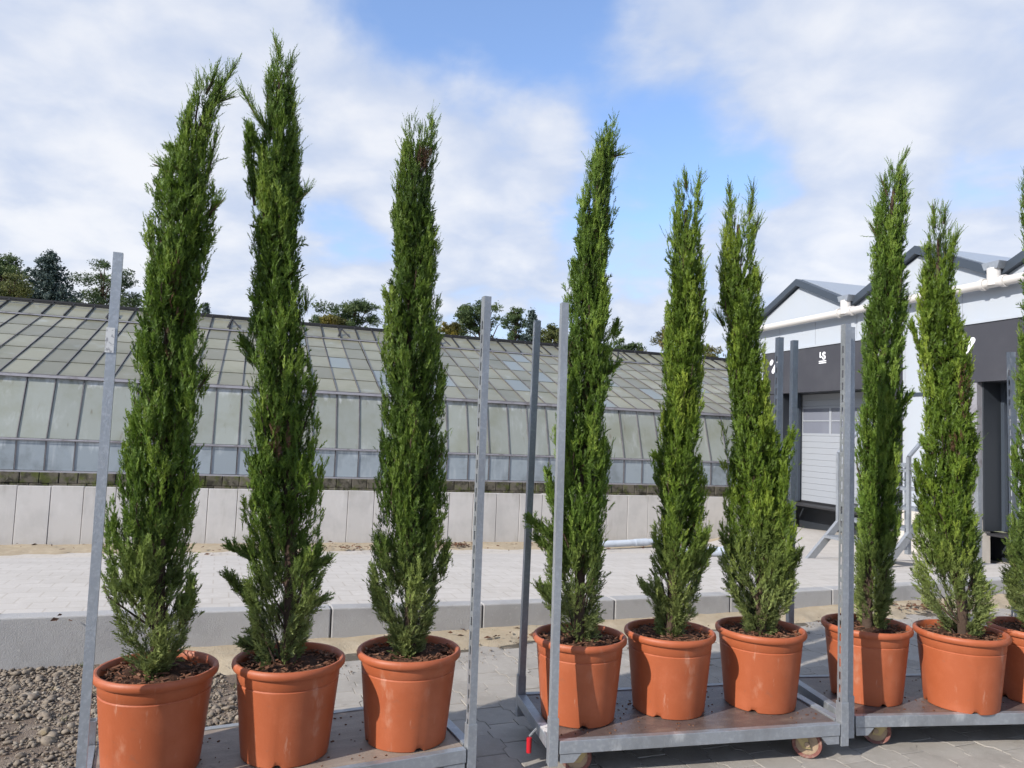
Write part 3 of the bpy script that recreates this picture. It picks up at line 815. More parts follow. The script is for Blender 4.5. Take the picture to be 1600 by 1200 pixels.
L_low = (SEC_LOW[1] - SEC_LOW[0]).length
L_wall = (SEC_WALL[1] - SEC_WALL[0]).length
L_roof = (SEC_ROOF[1] - SEC_ROOF[0]).length
L_vent = (SEC_VENT[1] - SEC_VENT[0]).length
rl = L_roof / 5
mlow = pane_mesh(L_low).build('lower_pane', 'low_glass', gh)
mwal = pane_mesh(L_wall).build('wall_pane', 'wall_glass', gh)
mroof = pane_mesh(rl - 0.006).build('roof_pane', 'roof_glass', gh)
mroofn = pane_mesh(rl - 0.006).build('roof_pane', 'roof_glass_new', gh)
mvent = pane_mesh(L_vent).build('vent_pane', 'roof_glass', gh)
pr_bar = MB().box((0, -0.012, L_wall / 2), (0.014, 0.022, L_wall)).build('wall_bar', 'glazing_bar', gh)
pr_lbar = MB().box((0, -0.008, L_low / 2), (0.014, 0.020, L_low)).build('lower_bar', 'glazing_bar', gh)
pr_rbar = MB().box((0, -0.014, L_roof / 2), (0.011, 0.020, L_roof)).build('roof_bar', 'glazing_bar', gh)
pr_vbar = MB().box((0, -0.02, L_vent / 2), (0.022, 0.036, L_vent)).build('vent_arm', 'black_iron', gh)
used = set()


def place(src, name, M):
    if src.name not in used:
        used.add(src.name)
        src.matrix_local = M
        return src
    return inst(src, name, gh, M)


nroof = 0
for i in range(NB):
    x = GS0 + i * GP
    place(mlow, 'lower_pane', section_matrix(*SEC_LOW, x))
    place(mwal, 'wall_pane', section_matrix(*SEC_WALL, x, 0, random.uniform(-.004, .004)))
    place(mvent, 'vent_pane', section_matrix(*SEC_VENT, x))
    place(pr_bar, 'wall_bar', section_matrix(*SEC_WALL, x))
    place(pr_lbar, 'lower_bar', section_matrix(*SEC_LOW, x + .006))
    place(pr_rbar, 'roof_bar', section_matrix(*SEC_ROOF, x))
    place(pr_vbar, 'vent_arm', section_matrix(*SEC_VENT, x, 0.0, 0))
    for r_ in range(5):
        new = random.random() < (0.03 if x < 6 else 0.14)
        place(mroofn if new else mroof, 'roof_pane', section_matrix(*SEC_ROOF, x, r_ * rl, -0.008))
X0, X1 = GS0, GS1
MB().bb((X0, .46, .375), (X1, .53, .402)).build('sill', 'old_zinc', gh)
MB().bb((X0, .47, .936), (X1, .515, .964)).build('transom', 'old_zinc', gh)
MB().bb((X0, .455, .925), (X1, .468, .935)).build('transom_drip', 'glazing_bar', gh)
MB().bb((X0, .78, 2.052), (X1, .87, 2.098)).build('gutter', 'old_zinc', gh)
MB().bb((X0, .80, 2.1), (X1, .86, 2.113)).build('gutter_lip', 'glazing_bar', gh)
MB().bb((X0, 5.13, 3.66), (X1, 5.20, 3.69)).build('vent_rail', 'old_zinc', gh)
MB().bb((X0, 6.18, 4.125), (X1, 6.29, 4.175)).build('ridge_rail', 'black_iron', gh)
MB().bb((X0, 5.92, 4.05), (X1, 5.95, 4.08)).build('vent_shaft', 'black_iron', gh)
for k in range(7):
    x = GS0 + 1.3 + k * 2.73
    m = MB()
    m.bar((x, 5.3, 3.70), (x + .1, 5.55, 4.0), .04, .04).bar((x + .1, 5.55, 4.0), (x + .32, 5.32, 3.74), .03, .03)
    m.build('vent_rack', 'black_iron', gh)
mfar = MB()
d_ = Vector((0, math.cos(math.radians(-20)), math.sin(math.radians(-20))))
mfar.add([(X0, 6.2, 4.11), (X1, 6.2, 4.11), (X1, 11.5, 2.18), (X0, 11.5, 2.18)], [(0, 1, 2, 3)])
mfar.add([(X0, 11.5, 2.18), (X1, 11.5, 2.18), (X1, 11.5, -1.2), (X0, 11.5, -1.2)], [(0, 1, 2, 3)])
for xx in (X0, X1):
    mfar.add([(xx, .5, .4), (xx, .5, .95), (xx, .86, 2.08), (xx, 6.2, 4.05), (xx, 11.5, 2.1), (xx, 11.5, -1.2), (xx, .5, -1.2)], [tuple(range(7))])
mfar.build('far_glazing', 'roof_glass', gh, fix=False)
MB().add([(X0, .60, .30), (X1, .60, .30), (X1, .98, 2.0), (X0, .98, 2.0)], [(0, 1, 2, 3)]).build('dark_wall_backing', 'inner_dark', gh, fix=False)  # dark sheet added behind the wall panes, stands for the unlit interior
MB().add([(X0, .98, 2.0), (X1, .98, 2.0), (X1, 6.2, 3.88), (X0, 6.2, 3.88)], [(0, 1, 2, 3)]).build('dark_roof_backing', 'inner_dark', gh, fix=False)  # same under the roof panes: interior darkness as a dark sheet

# ------------------------------------------------------------------ loading building
bd = empty('loading_building')
bd.matrix_world = BM_
tag(bd, 'white panel building with grey edged gables and two dark loading docks', 'building')
UA, UB = 6.1, -9.4                     # far and near end of the face
ZB, ZV, ZP = -0.6, 3.98, 4.68
DOCKS = [(5.60, 1.80), (0.79, -3.01), (-4.02, -7.82)]
INS = 0.53
DT, DB = 2.37, 0.10                    # top and sill of the openings


def slab(u0, u1, w0, w1, z0, z1):
    return (min(u0, u1), min(w0, w1), min(z0, z1)), (max(u0, u1), max(w0, w1), max(z0, z1))


m = MB()
m.bb(*slab(UA, UB, -0.12, 0.0, 2.42, ZV - 0.05))                   # band above the docks
edges = [UA]
for a, b in DOCKS:
    edges += [a - INS, b + INS]
edges.append(UB)
for k in range(0, len(edges), 2):
    m.bb(*slab(edges[k], edges[k + 1], -0.12, 0.0, 0.31, 2.42))
m.bb(*slab(UA, UA - .12, -7, -.12, 0.31, ZV - 0.05))
m.bb(*slab(UB, UB + .12, -7, -.12, 0.31, ZV - 0.05))
m.bb(*slab(UA, UB, -7.1, -7, 0.31, ZV - 0.05))
m.build('wall', 'panel_white', bd)
seam = MB().bb((-0.004, 0.0005, 2.43), (0.004, 0.004, 3.9))
s0_ = seam.build('panel_seam', 'door_grey', bd, mw=Matrix.Translation((5.2, 0, 0)))
for k in range(1, 13):
    inst(s0_, 'panel_seam', bd, Matrix.Translation((5.2 - k * 1.15, 0, 0)))
for k in range(0, len(edges), 2):
    MB().bb(*slab(edges[k], edges[k + 1], -0.15, 0.02, ZB, 0.27)).build('plinth', 'plinth', bd)
MB().bb(*slab(UA, UB, -0.7, -0.6, ZB, 0.035)).build('pit_wall', 'jamb_dark', bd)  # near-black: darkness of the gap under the doors put into the colour
for k in range(0, len(edges), 2):
    MB().bb(*slab(edges[k] - .002, edges[k + 1] + .002, -0.12, 0.025, 0.272, 0.318)).build('base_trim', 'trim_grey', bd)
# gables and roofs
VAL = [UA, 3.0, -0.1, -3.2, -6.3, UB]
for k in range(len(VAL) - 1):
    a, b = VAL[k], VAL[k + 1]
    pk = (a + b) / 2
    MB().prism([Vector((a, 0, ZV - 0.05)), Vector((b, 0, ZV - 0.05)), Vector((pk, 0, ZP - 0.08))], Vector((0, -.1, 0)), Vector((0, 0.0, 0))).build('gable', 'panel_white', bd)
    for e in (a, b):
        MB().prism([Vector((e, 0, ZV - .05)), Vector((pk, 0, ZP - .05)), Vector((pk, 0, ZP + .09)), Vector((e, 0, ZV + .09))], Vector((0, -.06, 0)), Vector((0, .10, 0))).build('verge_board', 'trim_grey', bd)
        MB().prism([Vector((e, 0, ZV + .04)), Vector((pk, 0, ZP + .04)), Vector((pk, 0, ZP + .10)), Vector((e, 0, ZV + .10))], Vector((0, -7.2, 0)), Vector((0, -.065, 0))).build('roof_sheet', 'roof_sheet', bd)
    if k:
        vu = a
        MB().prism([Vector((vu - .15, 0, ZV + .17)), Vector((vu + .15, 0, ZV + .17)), Vector((vu + .11, 0, ZV + .06)), Vector((vu - .11, 0, ZV + .06))], Vector((0, .0, 0)), Vector((0, .24, 0))).build('gutter_box', 'galv', bd)
pp = [Vector((UA + .3, .17, 3.84)), Vector((UB, .17, 3.84))]
m = MB().tube([pp[0], pp[1]], 0.070, 14)
pipe = m.build('drain_pipe', 'white_pvc', bd, smooth=True)
for vu in VAL[1:-1]:
    MB().tube([(vu, .17, 3.80), (vu, .17, ZV + .08)], 0.095, 14).build('pipe_branch', 'white_pvc', pipe, smooth=True)
    MB().tube([(vu - .2, .17, 3.84), (vu - .14, .17, 3.84)], 0.092, 14).build('pipe_sleeve', 'white_pvc', pipe, smooth=True)
    MB().tube([(vu + .14, .17, 3.84), (vu + .2, .17, 3.84)], 0.092, 14).build('pipe_sleeve', 'white_pvc', pipe, smooth=True)


def pill(cu, cz, L, w, a, y):
    m = MB()
    pts = []
    for k in range(9):
        t = math.pi * k / 8
        pts.append((L / 2 + w / 2 * math.sin(t), w / 2 * math.cos(t)))
    for k in range(9):
        t = math.pi * k / 8
        pts.append((-L / 2 - w / 2 * math.sin(t), -w / 2 * math.cos(t)))
    poly = [Vector((cu + p * math.cos(a) - q * math.sin(a), y, cz + p * math.sin(a) + q * math.cos(a))) for p, q in pts]
    return m.prism(poly, Vector((0, 0, 0)), Vector((0, .004, 0)))


for n_, (a, b) in enumerate(DOCKS):
    sh = empty('dock_shelter')
    sh.parent = bd
    D = .12
    MB().bb(*slab(a, b, 0.002, D, DT, 3.27)).build('head_curtain', 'curtain', sh)
    MB().bb(*slab(a, b, 0.002, D + .02, 3.27, 3.31)).build('top_rail', 'panel_white', sh)
    for u0, u1 in ((a, a - INS), (b + INS, b)):
        MB().bb(*slab(u0, u1, 0.002, D - .02, DB - .0, DT - .002)).build('side_flap', 'curtain' if u0 != a or n_ == 0 else 'old_zinc', sh)  # lighter grey on the later far flaps paints in their sunlit look
    # white guide marks and the emblem on the curtain
    for sgn, c in ((1, a - .42), (-1, b + .36)):
        pill(c + .06 * 0, 2.94, .20, .095, math.radians(-52) * sgn, D + .001).build('guide_mark', 'white_print', sh)
        pill(c + sgn * .12, 3.06, .04, .095, math.radians(-52) * sgn, D + .001).build('guide_mark', 'white_print', sh)
    mid = (a + b) / 2
    for txt, size, du, z in (('L', .14, .07, 3.045), ('S', .20, -.01, 3.0)):
        cu = bpy.data.curves.new('emblem', 'FONT')
        cu.body = txt
        cu.size = size
        cu.extrude = .002
        cu.offset = .007
        tmp = bpy.data.objects.new('emblem_curve', cu)
        COL.objects.link(tmp)
        me = bpy.data.meshes.new_from_object(tmp.evaluated_get(bpy.context.evaluated_depsgraph_get()))
        bpy.data.objects.remove(tmp)
        link('emblem_letter', me, 'white_print', sh, mw=Matrix(((-1, 0, 0, mid + du), (0, 0, 1, D + .003), (0, 1, 0, z), (0, 0, 0, 1))))
    for z in (2.955, 2.92):
        MB().bb(*slab(mid + .09, mid - .12, D + .001, D + .004, z, z + .018)).build('emblem_line', 'white_print', sh)
    # recessed jambs, door with sections and window
    ia, ib = a - INS, b + INS
    MB().bb(*slab(ia - .003, ia - .03, -.55, -.003, DB, DT)).build('jamb', 'jamb_dark', sh)
    MB().bb(*slab(ib + .03, ib + .003, -.55, -.003, DB, DT)).build('jamb', 'jamb_dark', sh)
    MB().bb(*slab(ia - .003, ib + .003, -.55, -.003, DT + .002, DT + .03)).build('lintel', 'jamb_dark', sh)
    MB().bb(*slab(ia - .032, ia - .09, -.40, -.34, DB, DT)).build('guide_rail', 'trim_grey', sh)
    MB().bb(*slab(ib + .032, ib + .09, -.40, -.34, DB, DT)).build('guide_rail', 'trim_grey', sh)
    dr = empty('sectional_door')
    dr.parent = bd
    dw = -.45
    for k in range(18):
        z0 = DB + .02 + k * .125
        if 11 <= k <= 15:
            continue
        MB().bb(*slab(ia - .034, ib + .034, dw - .04, dw, z0, z0 + .121)).build('door_slat', 'door_grey', dr)
    z0, z1 = DB + .02 + 11 * .125, DB + .02 + 16 * .125 - .004
    span = ia - ib
    for k in range(3):
        c0 = ia - .06 - k * (span - .12) / 3
        c1 = ia - .06 - (k + 1) * (span - .12) / 3
        MB().bb(*slab(c0 - .03, c1 + .03, dw - .03, dw - .015, z0 + .05, z1 - .05)).build('window_pane', 'window_glass', dr)
    fm = MB()
    for k in range(4):
        c0 = ia - .06 - k * (span - .12) / 3
        fm.bb(*slab(c0 + (.06 if k == 0 else .03), c0 - (.06 if k == 3 else .03), dw - .04, dw, z0, z1))
    fm.bb(*slab(ia - .09, ib + .09, dw - .04, dw - .001, z0 + .0005, z0 + .05)).bb(*slab(ia - .09, ib + .09, dw - .04, dw - .001, z1 - .05, z1 - .0005))
    fm.bb(*slab(ia - .09, ib + .09, dw - .03, dw - .004, z0 + .30, z0 + .325))
    fm.build('window_frame', 'door_grey', dr)
    MB().bb(*slab(ia, ib, dw - .06, dw + .02, DB - .02, DB + .015)).build('door_seal', 'rubber', dr)
    # dock lip and bumpers
    lp = MB().bb(*slab(ia - .05, ib + .05, -.60, -.02, DB - .06, DB - .025))
    lp.build('dock_leveller', 'black_iron', sh)
    for u0 in (ia + .04, ib - .24):
        MB().bb(*slab(u0, u0 + .22, .022, .15, -.30, .12)).build('bumper', 'rubber', sh, bevel=.012)
# metal door between the docks
MB().bb(*slab(1.72, .85, .003, .02, 2.20, 2.26)).build('door_header', 'trim_grey', bd)
MB().bb(*slab(1.10, 1.06, .003, .03, .32, 2.19)).build('door_frame', 'white_print', bd)

# steel stair standing behind the kerb
st = empty('metal_stair', (3.75, 7.55, 0))
st.rotation_euler = (0, 0, math.atan2(.34, .94))
tag(st, 'open galvanised steel stair standing behind the kerb wall', 'stair')
zt = ramp_z(3.75, 7.55)
for yy in (0, .95):
    MB().bar((-.16, yy, zt - .15), (1.05, yy, zt + 1.0), .04, .075).build('stringer', 'galv_dark', st)
    MB().tube([(.32, yy, zt + 1.1), (.98, yy, zt + 1.70)], .02, 8).build('handrail', 'galv', st, smooth=True)
    MB().bar((.32, yy, zt + .28), (.32, yy, zt + 1.1), .035, .035).build('rail_post', 'galv', st)
    MB().bar((1.02, yy, zt - .1), (1.02, yy, zt + 1.05), .05, .05).build('rail_post', 'galv', st)
for k in range(5):
    MB().bb((.10 + k * .2, .03, zt + .16 + k * .19), (.34 + k * .2, .92, zt + .19 + k * .19)).build('tread', 'galv', st)
MB().bb((1.05, .0, zt + .97), (1.35, .95, zt + 1.01)).build('landing', 'galv', st)
MB().bar((1.32, .03, zt - .05), (1.32, .03, zt + .97), .05, .05).build('leg', 'galv', st)
MB().bar((1.32, .92, zt - .05), (1.32, .92, zt + .97), .05, .05).build('leg', 'galv', st)


def lying_pipe(p, q, r, label, n=2):
    a, b = Vector(p), Vector(q)
    root = empty('lying_pipe', a)
    tag(root, label, 'pipe')
    b = b - a
    MB().tube([(0, 0, 0), b * .5, b], r, 18).build('barrel', 'drain_pipe', root, smooth=True)
    MB().tube([b * .44, b * .56], r * 1.12, 18).build('coupling', 'drain_pipe', root, smooth=True)
    return root


pa, pb = WM @ Vector((10.1, -.99, 0)), WM @ Vector((12.6, -.76, 0))
pa.z, pb.z = ramp_z(pa.x, pa.y) + .10, ramp_z(pb.x, pb.y) + .11
lying_pipe(pa, pb, .068, 'light grey drain pipe lying at the foot of the panel wall')
xa, xb = K(5.7, 2.25), K(7.0, 2.05)
lying_pipe((*xa, ramp_z(*xa) + .05), (*xb, ramp_z(*xb) + .05), .052, 'light grey pipe lying on the ramp between the fifth and sixth cypress')

# ------------------------------------------------------------------ plant trolleys
TL, TW, TZ = 1.31, 0.525, 0.158


def post_mesh(length, holes):
    """C channel, 46 x 38 mm, open to the back; holes in the face on the given side (-1/+1) or 0"""
    m = MB()
    w, d, t = .029, .030, .0025
    m.bb((-w / 2, -d / 2, 0), (w / 2, -d / 2 + t, length))
    for sd in (-1, 1):
        x0, x1 = (w / 2 - t, w / 2) if sd > 0 else (-w / 2, -w / 2 + t)
        y0, y1 = -d / 2 + t, d / 2
        if sd != holes:
            m.bb((x0, y0, 0), (x1, y1, length))
        else:
            m.bb((x0, y0, 0), (x1, y0 + .0085, length))
            m.bb((x0, y1 - .0085, 0), (x1, y1, length))
            n = int((length - .19) / .055)
            z = .0
            for k in range(n):
                zc = .16 + k * .055
                m.bb((x0, y0 + .0085, z), (x1, y1 - .0085, zc - .017))
                z = zc + .017
            m.bb((x0, y0 + .0085, z), (x1, y1 - .0085, length))
        m.bb((sd * w / 2 - (.009 if sd > 0 else 0), d / 2, 0), (sd * w / 2 + (.009 if sd < 0 else 0), d / 2 + .002, length))
    return m


def caster(root, x, y, rz):
    c = empty('caster', (x, y, 0), rz)
    c.parent = root
    R_ = .063
    prof = []
    m = MB()
    n = 28
    for r, yy in ((.047, -.014), (R_ - .003, -.017), (R_, -.011), (R_, .011), (R_ - .003, .017), (.047, .014)):
        for k in range(n):
            t = 2 * math.pi * k / n
            m.v.append((r * math.cos(t) + .03, yy, R_ + r * math.sin(t)))
    for i in range(5):
        for k in range(n):
            m.f.append((i * n + k, i * n + (k + 1) % n, (i + 1) * n + (k + 1) % n, (i + 1) * n + k))
    m.build('tyre', 'tyre', c, smooth=True)
    m = MB()
    m.tube([(.03, -.011, R_), (.03, .011, R_)], .048, n).tube([(.03, -.03, R_), (.03, .03, R_)], .011, 12)
    m.build('wheel_disc', 'wheel_disc', c, smooth=True)
    m = MB()
    for sy in (-1, 1):
        m.prism([Vector((.012, 0, R_ - .018)), Vector((.046, 0, R_ - .018)), Vector((.02, 0, .118)), Vector((-.035, 0, .118))], Vector((0, sy * .022, 0)), Vector((0, sy * .0255, 0)))
    m.bb((-.045, -.03, .117), (.03, .03, .121))
    m.tube([(-.01, 0, .12), (-.01, 0, .135)], .026, 16)
    m.build('fork', 'zinc', c)


def trolley(name, x, y, th, posts, deck, label, tilt, casters):
    root = empty(name, (x, y, 0), th)
    tag(root, label, 'trolley', 'steel plant trolleys carrying potted cypresses')
    e = .023
    MB().bb((e, e - .012, TZ - .020), (TL - e, TW - e + .012, TZ - .004)).build('deck', deck, root)
    # rails butt against the corner sockets
    MB().bb((.024, -.021, TZ - .050), (TL - .024, .010, TZ)).build('rail', 'galv', root, bevel=.002)
    MB().bb((.024, TW - .010, TZ - .050), (TL - .024, TW + .021, TZ)).build('rail', 'galv_dark', root, bevel=.002)
    for xx in (0, TL):
        MB().bb((xx - .020, .026, TZ - .042), (xx + .020, TW - .026, TZ + .004)).build('rail', 'galv', root, bevel=.002)
    for xx, sx in ((0, 1), (TL, -1)):
        for yy, sy in ((0, 1), (TW, -1)):
            m = MB()
            w, d, t = .037, .038, .003
            m.bb((xx - w / 2, yy - d / 2, .062), (xx + w / 2, yy - d / 2 + t, .245)).bb((xx - w / 2, yy + d / 2 - t, .062), (xx + w / 2, yy + d / 2, .245))
            m.bb((xx - w / 2, yy - d / 2 + t, .062), (xx - w / 2 + t, yy + d / 2 - t, .245)).bb((xx + w / 2 - t, yy - d / 2 + t, .062), (xx + w / 2, yy + d / 2 - t, .245))
            m.bb((xx - w / 2 + t, yy - d / 2 + t, .064), (xx + w / 2 - t, yy + d / 2 - t, .080))
            m.build('corner_socket', 'galv', root, bevel=.0012)
            if yy == 0:
                MB().prism([Vector((xx + sx * .028, 0, TZ - .052)), Vector((xx + sx * .115, 0, TZ - .052)), Vector((xx + sx * .085, 0, TZ - .085)), Vector((xx + sx * .028, 0, TZ - .085))], Vector((0, -.018, 0)), Vector((0, .004, 0))).build('gusset', 'galv', root)
    for key, (holes, matn) in posts.items():
        xx, yy = {'FL': (0, 0), 'FR': (TL, 0), 'BL': (0, TW), 'BR': (TL, TW)}[key]
        flip = 0
        tx, ty = tilt.get(key, (0, 0))
        M = Matrix.Translation((xx, yy, .085)) @ Matrix.Rotation(tx, 4, 'Y') @ Matrix.Rotation(ty, 4, 'X') @ Matrix.Rotation(flip, 4, 'Z')
        post_mesh(1.815, -holes if flip else holes).build('post', matn, root, mw=M)
    for cx, cy, rz in casters:
        caster(root, cx, cy, rz)
    return root


ta = trolley('plant_trolley', -1.2932, 2.4006, .4481, {'FL': (0, 'galv_rust'), 'FR': (-1, 'galv')}, 'deck_pale',
             'galvanised plant trolley on the left with two posts and pale worn deck', {'FL': (.004, 0)}, [(.15, .06, .6), (1.16, .07, 2.6), (.15, .46, .4), (1.16, .46, .2)])
tb = trolley('plant_trolley', .2087, 3.0542, .2286, {'FL': (0, 'galv'), 'BL': (0, 'galv'), 'FR': (-1, 'galv'), 'BR': (-1, 'galv')}, 'deck',
             'galvanised plant trolley in the middle with a red tag under its side rail', {'FL': (-.003, 0), 'BL': (.012, 0), 'FR': (.004, 0), 'BR': (.006, 0)}, [(.15, .058, 2.82), (1.14, .058, -.55), (.15, .46, .4), (1.16, .46, .2)])
tc_ = trolley('plant_trolley', 1.550, 3.440, .137, {'FL': (0, 'galv'), 'BL': (0, 'galv'), 'BR': (-1, 'galv')}, 'deck',
              'galvanised plant trolley on the right running out of the picture', {'BL': (.006, 0), 'BR': (-.012, 0), 'FL': (.0, 0)}, [(.21, .058, 2.57), (1.16, .07, .5), (.15, .46, .4), (1.16, .46, .2)])
for tr_, sd_ in ((ta, 3), (tb, 4), (tc_, 5)):
    rr_ = random.Random(sd_)
    m = MB()
    for _ in range(150):
        M = Matrix.Translation((rr_.uniform(.04, TL - .04), rr_.uniform(.03, TW - .03), TZ - .0025)) @ Matrix.Rotation(rr_.uniform(0, 6), 4, 'Z')
        q_ = rr_.uniform(.002, .006)
        m.box((0, 0, 0), (q_ * rr_.uniform(1, 2.5), q_, q_ * .6), M)
    tag(m.build('spilt_soil', 'bark_chip', tr_), kind='stuff')
MB().tube([(-.05, .17, TZ - .115), (-.05, .17, TZ - .055)], .011, 14).build('red_tag', 'red_plastic', tb, smooth=True)
MB().bar((-.05, .17, TZ - .05), (-.02, .17, TZ - .02), .006, .006).build('tag_wire', 'galv_dark', tb)
MB().bb((-.017, .065, TZ + .0045), (.017, .16, TZ + .0065)).build('rail_sticker', 'sticker', tb)
MB().bb((-.0125, -.0172, 1.575), (.013, -.0162, 1.655)).build('post_sticker', 'sticker', ta)

# ------------------------------------------------------------------ pots and cypresses
POT_Z = TZ - .004


def pot_mesh():
    n = 72
    prof = [(0.0, .012), (.148, .012), (.152, 0), (.157, .004), (.160, .03), (.1835, .268), (.1800, .272), (.1845, .277), (.187, .312), (.190, .315), (.199, .316), (.2035, .322), (.2045, .331), (.2025, .340), (.196, .345), (.189, .344), (.184, .338), (.181, .32), (.165, .10)]
    m = MB().lathe(prof, n)
    for k in range(n):
        if k % 18 in (0, 1):
            for i in (2, 3):
                x, y, z = m.v[i * n + k]
                m.v[i * n + k] = (x * .97, y * .97, z + .010)
    return m


pot0 = pot_mesh().build('pot', 'terracotta', None, smooth=True)
bpy.context.view_layer.update()


def soil_mesh(seed):
    r = random.Random(seed)
    m = MB()
    nr, n = 9, 40
    ph = [r.uniform(0, 6) for _ in range(4)]
    for i in range(nr + 1):
        rad = .184 * i / nr
        for k in range(n):
            t = 2 * math.pi * k / n
            x, y = rad * math.cos(t), rad * math.sin(t)
            z = .322 + .012 * (math.sin(x * 31 + ph[0]) * math.sin(y * 37 + ph[1])) + .006 * math.sin(x * 90 + ph[2]) * math.sin(y * 80 + ph[3]) + r.uniform(-.003, .003) - .012 * (i / nr) ** 4
            m.v.append((x, y, z))
    for i in range(nr):
        for k in range(n):
            m.f.append((i * n + k, i * n + (k + 1) % n, (i + 1) * n + (k + 1) % n, (i + 1) * n + k))
    return m


def chips_mesh(seed):
    r = random.Random(seed)
    m = MB()
    for _ in range(230):
        a, rad = r.uniform(0, 6.283), .178 * math.sqrt(r.random())
        M = Matrix.Translation((rad * math.cos(a), rad * math.sin(a), .326 + r.uniform(-.006, .008))) @ Matrix.Rotation(r.uniform(0, 6), 4, 'Z') @ Matrix.Rotation(r.uniform(-.5, .5), 4, 'X') @ Matrix.Rotation(r.uniform(-.4, .4), 4, 'Y')
        m.box((0, 0, 0), (r.uniform(.008, .03), r.uniform(.003, .009), r.uniform(.002, .004)), M)
    return m


# a spray: flat fan of scale twigs, unit length along +Y, several variants
def spray_template(seed, nside=5, wide=.42, ang=30, tw=.058):
    r = np.random.default_rng(seed)
    V, Q, T = [], [], []

    def blade(a, b, w, tl, ta, tb):
        d = b - a
        d = d / np.linalg.norm(d)
        sd = np.cross(d, [0, 0, 1.0])
        sd = sd / np.linalg.norm(sd)
        nn = np.cross(sd, d)
        sd = sd * math.cos(tl) + nn * math.sin(tl)
        o = len(V)
        V.extend([a - sd * w, a + sd * w, b])
        T.extend([ta, ta, tb])
        Q.append((o, o + 1, o + 2))
    bend = r.uniform(-.14, .22)
    ax = lambda y: np.array([.05 * math.sin(y * 3 + seed), y, bend * y * y])
    blade(ax(0), ax(.75), .016, r.uniform(-.6, .6), -.15, .05)
    blade(ax(.55), ax(1.0), tw * .6, r.uniform(-.6, .6), .08, .22)
    for k in range(nside):
        for sgn in (-1, 1):
            y = .10 + .80 * (k + (.5 if sgn > 0 else 0)) / nside
            l = wide * (1 - .62 * y) * r.uniform(.75, 1.2)
            an = math.radians(ang + r.uniform(-9, 9)) * sgn
            a = ax(y)
            b = a + l * np.array([math.sin(an), math.cos(an), r.uniform(-.35, .35)])
            blade(a, b, tw * r.uniform(.62, .9), r.uniform(-.9, .9), .0, .18)
            # short side scale near the middle, on every other twig
            if (k + (sgn > 0)) % 2:
                continue
            c = a + (b - a) * .42
            an2 = an + math.radians(30) * (1 if r.random() < .5 else -1)
            blade(c, c + .50 * l * np.array([math.sin(an2), math.cos(an2), r.uniform(-.3, .3)]), tw * .62, r.uniform(-.9, .9), .04, .22)
    return np.array(V), np.array(Q), np.array(T)


SPRAYS = [spray_template(11), spray_template(12, 5, .36, 26), spray_template(13, 5, .50, 36), spray_template(14, 4, .34, 22)]
WISPS = [spray_template(31, 5, .16, 20, .026), spray_template(32, 5, .20, 24, .026)]


def put_sprays(P, D, Lh, tint, templates, r, mesh_parts):
    """P positions, D directions (unit), Lh lengths, tint base; appends (V, Q, T)"""
    n = len(P)
    which = r.integers(0, len(templates), n)
    rnd = r.normal(0, 1, (n, 3))
    X = np.cross(D, rnd)
    X /= np.linalg.norm(X, axis=1)[:, None] + 1e-9
    Zv = np.cross(X, D)
    for k, (TV, TQ, TT) in enumerate(templates):
        ix = np.where(which == k)[0]
        if not len(ix):
            continue
        V = P[ix][:, None, :] + Lh[ix][:, None, None] * (TV[None, :, 0:1] * X[ix][:, None, :] + TV[None, :, 1:2] * D[ix][:, None, :] + TV[None, :, 2:3] * Zv[ix][:, None, :])
        T = tint[ix][:, None] + TT[None, :]
        dead = tint[ix][:, None] < -.9
        T = np.where(TT[None, :] < -.05, np.where(r.random((len(ix), 1)) < .5, -.1, np.clip(T, 0.0, 1)), np.clip(T, 0.0, 1))
        T = np.where(dead, -.1, T)
        mesh_parts.append((V.reshape(-1, 3), TQ[None] + (np.arange(len(ix)) * len(TV))[:, None, None], T.reshape(-1)))


def combine(parts, name):
    vs, qs, ts, o = [], [], [], 0
    for V, Q, T in parts:
        vs.append(V)
        qs.append(Q.reshape(-1, Q.shape[-1]) + o)
        ts.append(T)
        o += len(V)
    return fast_mesh(name, np.concatenate(vs), np.concatenate(qs), np.concatenate(ts))


def unit(a):
    return a / (np.linalg.norm(a, axis=-1, keepdims=True) + 1e-9)


BROWN = {3: [(-.385, 2.95, 2.45, .035, .07, .8)], 8: [(2.15, 3.55, 1.62, .03, .13, .55), (2.12, 3.55, 1.36, .03, .06, .4)], 2: [(-.85, 2.78, 1.28, .03, .08, .45)], 1: [(-1.21, 2.62, 1.75, .02, .2, .25)], 6: [(1.25, 3.45, 1.85, .02, .2, .3)]}


